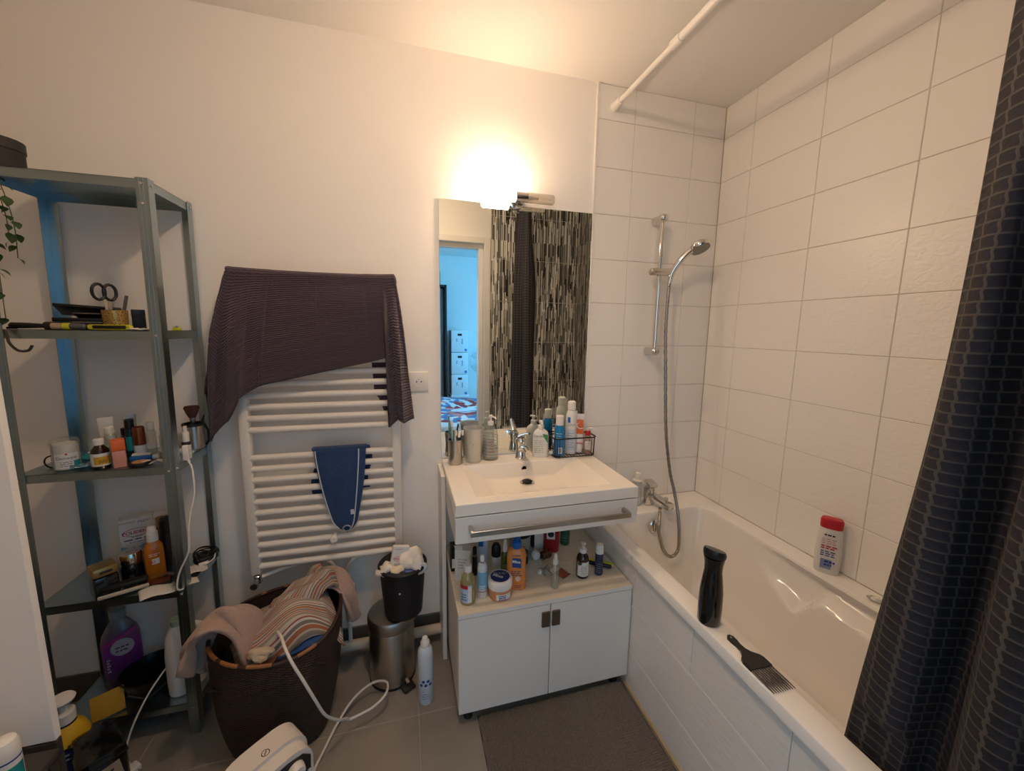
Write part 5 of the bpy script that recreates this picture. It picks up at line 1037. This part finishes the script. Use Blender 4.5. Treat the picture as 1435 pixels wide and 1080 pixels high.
# ------------------------------------------------------------------ bins, spray can, mat
x, y = -1.605, -.178
t = T('pedal_bin', 'brushed steel pedal bin on the floor', 'bin', x, y, 0, .15)
lat(t, 'base', cyl(.092, 0, .014, .003), m_black, seg=40); lat(t, 'body', [(.090, .012), (.090, .235), (.088, .240)], m_steel, seg=44); lat(t, 'lid', [(.093, .244), (.094, .248), (.094, .282), (.088, .292), (.06, .300), (0, .302)], mat('steel_lid', '#a39c93', .35, 1.), seg=44); lat(t, 'inner_rim', cyl(.086, .236, .248, .001), m_black, seg=40)
obj('hinge', MB().box((-.02, .094, .262), (.05, .018, .03), bev=.004), m_black, t); pd = obj('pedal', MB().box((.045, -.098, .012), (.05, .045, .010), rz=.35, bev=.003), m_black, t); obj('pedal_arm', MB().box((.04, -.072, .03), (.012, .05, .008), rx=.5, rz=.35), m_steel, pd)
x, y, zb = -1.555, -.200, .301
t = T('waste_basket', 'round black waste basket standing on the pedal bin', 'bin', x, y, zb, 0)
m_bin = mat('black_bin', '#17171a', .5)
lat(t, 'body', [(.068, 0), (.074, .004), (.088, .185), (.090, .205), (.087, .205), (.071, .008), (0, .008)], m_bin, seg=44); lat(t, 'rim', [(.088, .196), (.0945, .198), (.0955, .206), (.090, .212), (.086, .208)], m_bin, seg=44)
obj('chip', MB().box((-.012, -.083, .13), (.006, .003, .006)), m_wht2, t, smooth=False)
def crumple(name, label, cat, loc, r, m, seed, sz=(1, 1, 1)):
    q = random.Random(seed); bm = bmesh.new(); bmesh.ops.create_icosphere(bm, subdivisions=3, radius=r)
    dirs = [Vector((q.uniform(-1, 1), q.uniform(-1, 1), q.uniform(-1, 1))).normalized() for _ in range(26)]
    for v in bm.verts:
        n = v.co.normalized(); s = 1
        for k, d in enumerate(dirs): s += (.22 if k % 2 else -.20)*max(0, n.dot(d)-.78)*4
        v.co = Vector((v.co.x*s*sz[0], v.co.y*s*sz[1], v.co.z*s*sz[2]))
    me = bpy.data.meshes.new(name); bm.to_mesh(me); bm.free(); me.materials.append(m)
    return tag(obj(name, me, m, loc=loc), label, cat)
m_tis = mat('tissue', '#ddd4c8', .9)
crumple('crumpled_tissue', 'white crumpled tissue at the left of the waste basket', 'tissue', (x-.062, y-.030, zb+.200), .030, m_tis, 1)
crumple('crumpled_tissue', 'cream crumpled tissue at the front of the waste basket', 'tissue', (x-.020, y-.050, zb+.200), .026, mat('cream_tissue', '#d9c9ae', .9), 2)
crumple('crumpled_tissue', 'largest white crumpled tissue heaped in the waste basket', 'tissue', (x+.032, y-.012, zb+.218), .047, m_tis, 3, (1, .9, .95))
crumple('crumpled_tissue', 'grey-white crumpled tissue hanging at the basket right edge', 'tissue', (x+.058, y-.040, zb+.208), .030, mat('grey_tissue', '#c9c8c6', .9), 4)
crumple('crumpled_tissue', 'pinkish tissue sticking up at the back of the waste basket', 'tissue', (x+.012, y+.020, zb+.238), .026, mat('pinkish_tissue', '#dcc6b6', .9), 6, (.8, .6, 1.1))
crumple('blue_wrapper_ball', 'dark blue crumpled wrapper at the front of the waste basket', 'wrapper', (x+.014, y-.062, zb+.198), .018, mat('navy_foil', '#23407e', .4), 5, (1.2, .8, .8))
t = T('tablet_carton', 'white tablet carton with red oval sticking out of the waste basket', 'box', x-.036, y-.030, zb+.105, .0); t.rotation_euler = (-.12, .2, .12)
obj('carton', MB().bb(-.031, .031, -.011, .011, 0, .182, .001), m_wht2, t, smooth=False); text(t, 'POLIDENT', .0105, .135, m_inkr, d=.0112, bold=.0003); obj('oval', MB().tube([(.023*math.cos(a*PI/12), -.0113, .135+.010*math.sin(a*PI/12)) for a in range(25)], .0006, 5), m_inkr, t); text(t, 'POLIDENT', .006, .172, m_inkr, d=.0112, x=-.008); marks(t, 0, .115, .036, 3, .006, m_ink, d=.0111); obj('green_wave', MB().bb(-.024, .024, -.0117, -.0111, .082, .094), mat('grey_green', '#7d9087', .5), t, smooth=False)
x, y = -1.478, -.335
t = T('aerosol_can', 'white aerosol can with blue print on the floor', 'spray can', x, y, 0); lat(t, 'body', [(.026, 0), (.029, .004), (.029, .205), (.027, .222), (.018, .236), (.016, .238)], mat('pale_can', '#cdd4dc', .3), seg=30); lat(t, 'cap', [(.0165, .237), (.0175, .240), (.0175, .254), (.012, .262), (.010, .272), (0, .275)], m_white, seg=24)
obj('print_band', wrap(.0292, .085, .11, -1.0, 1.0), mat('bluewhite', '#b9c6d8', .5), t)
for k in range(5): obj('flower_print', MB().lathe([(.006, 0), (.006, .0008), (0, .0008)], 10, axis='-y'), m_inkb, t, loc=(.0294*math.sin(-.6+.3*k), -.0294*math.cos(-.6+.3*k), .09+.016*(k % 2)), rot=(0, 0, -.6+.3*k))
marks(t, 0, .05, .03, 3, .009, m_inkb, r=.0293); marks(t, 0, .20, .03, 2, .01, m_wht2, r=.0293)
# bath mat with ribbed pile
n_ = N('mat_pile', .95); tc = n_.new('ShaderNodeTexCoord'); nz = n_.new('ShaderNodeTexNoise'); nz.inputs['Scale'].default_value = 220; nz.inputs['Detail'].default_value = 3; n_.link(tc.outputs['Object'], nz.inputs['Vector'])
n_.link(n_.ramp(nz.outputs['Fac'], [(.3, '#5f5750'), (.7, '#7d746a')]), n_.b.inputs['Base Color']); n_.bump(nz.outputs['Fac'], .6, .004)
def matf(u, v):
    X = -1.295+.602*u; Y = -.455-.53*v
    ph = X/.0078*2*PI*(1-.0) + .9*math.sin(Y*26+3*math.sin(X*9))*sstep(.35, .9, u) + .4*math.sin(Y*60)
    ph2 = Y/.0085*2*PI + 1.6*math.sin(X*30)
    k = sstep(.45, .8, u)
    r = (1-k)*abs(math.sin(ph/2))+k*abs(math.sin(ph2/2))
    e = min(1, min(u, 1-u)*60)*min(1, min(v, 1-v)*60)
    return (X+.0015*math.sin(Y*80)*(1-e), Y, .003+(.0085*r+.0055)*e)
bm_ = thing('bath_mat', 'grey-brown ribbed bath mat in front of the low cabinet', 'rug')
pile = obj('pile', MB().grid(matf, 420, 260), n_.m, bm_, ang=180); pile['kind'] = 'stuff'
obj('backing', MB().bb(-1.296, -.692, -.986, -.4545, .0005, .004), mat('mat_backing', '#3b352f', .9), bm_, smooth=False)

# ------------------------------------------------------------------ laundry basket
lb = thing('laundry_basket', 'dark brown woven laundry basket full of washing', 'basket', (-1.985, -.262, 0))
n_ = N('dark_wicker', .55); uvn = n_.new('ShaderNodeUVMap'); sp = n_.new('ShaderNodeSeparateXYZ'); n_.link(uvn.outputs[0], sp.inputs[0])
ck = n_.math('MULTIPLY', n_.math('SINE', n_.math('MULTIPLY', sp.outputs[0], 2*PI*60)), n_.math('SINE', n_.math('MULTIPLY', sp.outputs[1], 2*PI*45)))
nz = n_.new('ShaderNodeTexNoise'); nz.inputs['Scale'].default_value = 40; tc = n_.new('ShaderNodeTexCoord'); n_.link(tc.outputs['Object'], nz.inputs['Vector'])
n_.link(n_.ramp(nz.outputs['Fac'], [(.35, '#241410'), (.7, '#3f241b')]), n_.b.inputs['Base Color']); n_.bump(ck, .9, .003); m_wick = n_.m
m_rattan = mat('rattan_rim', '#8a5a30', .5, var=(40, .3))
def bask(u, v, off=0.):
    a = 2*PI*u; q = 3.6-1.4*v; ca, sa = math.cos(a), math.sin(a); k = (abs(ca)**q+abs(sa)**q)**(-1/q)
    rx = (.150+.046*v**.8+.008*math.sin(PI*v)-off)*k; ry = (.150+.052*v**.8+.008*math.sin(PI*v)-off)*k
    zz = .42*v + .012*math.sin(a*2+.6)*v
    return (rx*ca+.012*v, ry*sa-.036*v, zz)
obj('wall', MB().grid(bask, 72, 30, uv=lambda u, v: (u, v)), m_wick, lb, solid=.008, ang=80)
obj('bottom', MB().grid(lambda u, v: tuple(Vector(bask(u, 0))*Vector((1, 1, 0)).x if False else (bask(u, .01)[0]*v, bask(u, .01)[1]*v, .006)), 48, 3), m_wick, lb)
rim = obj('rim', MB().tube([Vector(bask(k/72, 1.0)) for k in range(73)], .0065, 8, cap=False), mat('dark_rim', '#2c1812', .55), lb)
for k, (a, b) in enumerate(((.585, .64), (.655, .70), (.72, .775), (.83, .875), (.33, .345), (.27, .28))):
    obj('bare_cane', MB().tube([Vector(bask(a+(b-a)*q/8, 1.0))+Vector((0, 0, .0025)) for q in range(9)], .0062, 8), m_rattan, rim)
# washing
n_ = N('striped_cotton', .9); uvn = n_.new('ShaderNodeUVMap'); sp = n_.new('ShaderNodeSeparateXYZ'); n_.link(uvn.outputs[0], sp.inputs[0])
f = n_.math('FRACT', n_.math('MULTIPLY', sp.outputs[0], 4.0))
n_.link(n_.ramp(f, [(0, '#8c8178'), (.16, '#b9b0a6'), (.20, '#9a5a3c'), (.28, '#c4bbb0'), (.32, '#7d746b'), (.44, '#aca399'), (.50, '#9c5f42'), (.62, '#bdb4a9'), (.66, '#736b63'), (.76, '#c2b9ae'), (.83, '#874634'), (.87, '#b0a79c')], 'CONSTANT'), n_.b.inputs['Base Color']); m_str = n_.m
def fold(u, v, A, seed):
    q = random.Random(seed); s = 0
    for k in range(5): s += A*q.uniform(.4, 1)*math.sin(q.uniform(3, 11)*u+q.uniform(3, 11)*v+q.uniform(0, 6))*(1/(1+k*.5))
    return s
bx, by = lb.location.x+.012, lb.location.y-.036
def cloth1(u, v):
    # heap running from front left to back right
    X = -.15+.33*u; Y = -.15+.26*v
    c, s = math.cos(.55), math.sin(.55)
    h = .40+.085*math.exp(-((u-.62)/.35)**2-((v-.5)/.45)**2)+.05*sstep(.6, 1, u)*sstep(.3, 1, v)+fold(u, v, .016, 11)
    e = max(0, abs(u-.5)*2-.75)+max(0, abs(v-.5)*2-.7); h -= .16*e
    return (bx+c*X-s*Y*.75, by+s*X*.75+c*Y*.9, h)
tag(obj('striped_shirt', MB().grid(cloth1, 70, 60, uv=lambda u, v: (v+.15*u+.04*math.sin(6*u), u)), m_str, solid=.004, ang=90), 'crumpled shirt with orange, grey and white stripes in the laundry basket', 'shirt')
def cloth2(u, v):
    X = -.05+.23*u; Y = -.08+.15*v; c, s = math.cos(.9), math.sin(.9)
    h = .47+.05*u+fold(u, v, .014, 23)-.10*max(0, abs(v-.5)*2-.6)-.1*max(0, abs(u-.5)*2-.8)
    return (bx+.02+c*X-s*Y*.8, by+.02+s*X*.8+c*Y, h)
tag(obj('striped_shirt', MB().grid(cloth2, 40, 40, uv=lambda u, v: (v*.8+.3+.05*math.sin(5*u), u)), m_str, solid=.004, ang=90), 'upper folded piece of rust striped cloth pointing to the radiator pipes', 'shirt')
m_peach = terry('peach_towel', '#a98f82', 220, st=.7)
def peach(u, v):
    # hangs over the left front rim: arc from inside over the rim and down outside
    s = u; w = (v-.5)
    path = smooth_path([(-2.015, -.36, .37), (-2.045, -.37, .46), (-2.095, -.385, .515), (-2.14, -.395, .505), (-2.17, -.40, .455), (-2.188, -.40, .40), (-2.198, -.40, .35)], 6)
    p = path[min(len(path)-1, int(s*(len(path)-1)))]
    wd = .15-.075*s; bul = .020*math.cos(3*PI*w+.6)+.014*math.cos(PI*w)
    return (p.x-.25*w*wd-bul*(.2+.8*s)+fold(v, u, .008, 52)*s, p.y-w*wd+fold(u*1.5, v, .010, 53), p.z+bul*(1-.8*s)+fold(u, v, .011, 51)+.05*w*sstep(.5, 1, s))
tag(obj('hand_towel', MB().grid(peach, 36, 26), m_peach, solid=.012, ang=90), 'dusty pink towel hanging over the left rim of the laundry basket', 'towel')
def peach2(u, v):
    path = smooth_path([(-.08, .02, .45), (-.03, .0, .475), (.02, -.01, .46), (.05, -.02, .41), (.06, -.025, .35), (.065, -.03, .31)], 6)
    p = path[min(len(path)-1, int(u*(len(path)-1)))]; w = v-.5
    return (bx+.165+p.x+.018*math.cos(3*PI*w), by+.135+p.y+w*.11+.01*math.sin(7*u), p.z+fold(u, v, .016, 54))
tag(obj('hand_towel', MB().grid(peach2, 30, 20), m_peach, solid=.012, ang=90), 'dusty pink towel end hanging over the right rim near the pipes', 'towel')
tag(obj('blue_garment', MB().grid(lambda u, v: (bx+.02+.13*u, by-.13+.10*v+.03*u, .372+fold(u, v, .010, 31)+.015*math.sin(PI*v)), 24, 20), mat('royal_blue_cloth', '#274a86', .9), solid=.004, ang=90), 'blue garment at the front inside the laundry basket', 'garment')
tag(obj('dark_garment', MB().grid(lambda u, v: (bx-.17+.34*u, by-.16+.33*v, .33+fold(u, v, .02, 37)), 30, 30), mat('dark_cloth', '#241f22', .95), solid=.004, ang=90), 'dark garments at the bottom of the laundry basket', 'garment')
crumple('white_sock', 'small cream sock at the front inside the laundry basket', 'sock', (bx-.02, by-.135, .405), .028, mat('cream_sock', '#b9a995', .95), 9, (1.4, .8, .6))

# ------------------------------------------------------------------ fan heater
ht = thing('fan_heater', 'white fan heater with black control strip on the floor', 'heater', (-1.915, -.668, 0), .72)
m_ht = mat('heater_white', '#d9d0c6', .4)
def hshell(w, d, h, top_r): # arched front outline extruded in depth
    p = [(-w/2, 0)] + [(-w/2*math.cos(a*PI/16)**.55 if a < 8 else w/2*abs(math.cos(a*PI/16))**.55, (h-top_r)+top_r*math.sin(a*PI/16)) for a in range(17)] + [(w/2, 0)]
    return p
obj('rear_shell', MB().prism(hshell(.205, 0, .292, .055), -.012, .055), m_ht, ht, ang=50)
obj('front_shell', MB().prism(hshell(.195, 0, .280, .055), -.050, -.012), m_ht, ht, ang=50)
obj('base', MB().bb(-.10, .10, -.055, .062, 0, .018, .005), m_ht, ht)
cp_ = obj('control_strip', MB().prism([(-.085, .198), (.088, .198), (.090, .235), (.070, .256), (.03, .265), (-.04, .265), (-.075, .252), (-.088, .23)], -.0535, -.050), m_black, ht, smooth=False)
obj('dial', MB().lathe([(.024, .0535), (.024, .058), (.020, .072), (.018, .074), (0, .075)], 28, axis='-y', c=(.045, 0, .230)), m_ht, ht)
for k in range(10): obj('grille_slat', MB().bb(-.088+.0185*k, -.088+.0185*k+.010, -.055, -.049, .03, .193, .002), mat('heater_grille', '#b9b6b6', .4), ht)
obj('grille_back', MB().bb(-.09, .09, -.0502, -.0495, .028, .196), m_black, ht, smooth=False)
lg = obj('emblem', MB().lathe([(.0105, 0), (.0105, .0006), (.0085, .0006), (.0085, 0)], 24, cap=False), m_ink, ht, loc=(.0, .005, .2915)); obj('emblem_mark', MB().box((0, 0, .0006), (.013, .0025, .0006), rz=.8), m_ink, lg, smooth=False)
m_cab2 = mat('heater_cable', '#d8d2ca', .45)
tag(obj('heater_cable', MB().tube(smooth_path([(-1.955, -.39, .44), (-1.925, -.455, .468), (-1.90, -.505, .462), (-1.875, -.532, .43), (-1.848, -.54, .375), (-1.822, -.535, .30), (-1.80, -.51, .21), (-1.775, -.46, .13), (-1.755, -.42, .085), (-1.74, -.40, .06), (-1.67, -.385, .07), (-1.625, -.355, .085), (-1.625, -.30, .08), (-1.68, -.27, .06), (-1.745, -.30, .04), (-1.79, -.36, .02), (-1.82, -.43, .010), (-1.845, -.51, .008), (-1.840, -.575, .012), (-1.835, -.605, .02)], 10), .0045, 10), m_cab2), 'white heater cable draped from the laundry basket and looped on the floor', 'cable')

# ------------------------------------------------------------------ left foreground
dc = thing('cupboard_front', 'tall white cupboard front above a dark drawer at the left edge', 'cupboard', (0, 0, 0))
m_dch = mat('dark_drawer', '#3a3431', .5)
obj('door', MB().bb(-3.098, -2.319, -.70, -.684, .494, 2.35, .0015), mat('cupboard_white', '#ece7e0', .45), dc, smooth=False)
dw = obj('drawer_front', MB().bb(-3.098, -2.319, -.70, -.684, .03, .490, .0015), m_dch, dc, smooth=False)
obj('pull', MB().tube([(-2.40, -.70, .462), (-2.40, -.712, .458), (-2.345, -.712, .462), (-2.345, -.70, .466)], .003, 8), m_bronze, dw)
obj('plinth', MB().bb(-3.098, -2.33, -.69, -.686, 0, .03), m_black, dc, smooth=False)
sto = thing('corner_stool', 'small dark stool under the white bottle at the lower left', 'stool', (-2.35, -.80, 0))
obj('seat', MB().bb(-.085, .05, -.08, .085, .472, .490, .004), m_dch, sto)
for a in (-.07, .035):
    for b in (-.065, .07): obj('leg', MB().bb(a-.01, a+.01, b-.01, b+.01, 0, .472), m_dch, sto, smooth=False)
t = T('lidded_bottle', 'white bottle with domed lid and blue line at lower left corner', 'bottle', -2.338, -.782, .4905); lat(t, 'body', [(.019, 0), (.021, .003), (.021, .072)], m_wht2, seg=26); lat(t, 'lid', [(.0215, .072), (.022, .074), (.022, .092), (.018, .104), (.01, .108), (0, .109)], m_white, seg=26); obj('blue_line', wrap(.0213, .062, .066, -2.5, 2.5), m_inkb, t); obj('teal_label', wrap(.0213, .01, .05, -1.2, 1.2), m_teal, t)
t = T('pump_cleaner', 'white pump dispenser with yellow and blue label behind the cupboard edge', 'bottle', -2.535, -.385, 0, .6)
lat(t, 'body', [(.045, 0), (.05, .005), (.05, .20), (.040, .235), (.024, .256), (.022, .262)], mat('deep_blue_plastic', '#20243f', .35), seg=30); lat(t, 'collar', cyl(.025, .26, .295, .003), m_wht2); obj('pump_head', MB().lathe([(.010, .295), (.010, .318), (.027, .326), (.030, .333), (.026, .339), (0, .341)], 24), m_wht2, t)
obj('yellow_label', MB().lathe([(.0502, .206), (.0412, .2355), (.0255, .2565)], 30, cap=False), mat('yellow_label', '#cfa51f', .5), t); obj('blue_label', MB().lathe([(.0506, .12), (.0506, .20)], 30, cap=False), mat('blue_label', '#2d3f86', .5), t); marks(t, .01, .185, .04, 2, .014, m_inkw, r=.0510, h=.006)
t = T('black_case', 'glossy black rounded case with beige sticker on the floor', 'case', -2.418, -.455, 0, .70)
obj('body', MB().box((0, 0, .12), (.10, .15, .24), bev=.022), mat('piano_black', '#0c0b0c', .15, coat=.3), t)
obj('lid_seam', MB().box((0, 0, .215), (.1008, .1508, .003), bev=.001), m_black, t)
obj('sticker', MB().box((.010, -.0755, .175), (.045, .0015, .05), ry=-.12), mat('beige_sticker', '#a58f73', .7), t, smooth=False)
marks(t, .008, .182, .018, 2, .01, m_ink, d=.0762, h=.006)
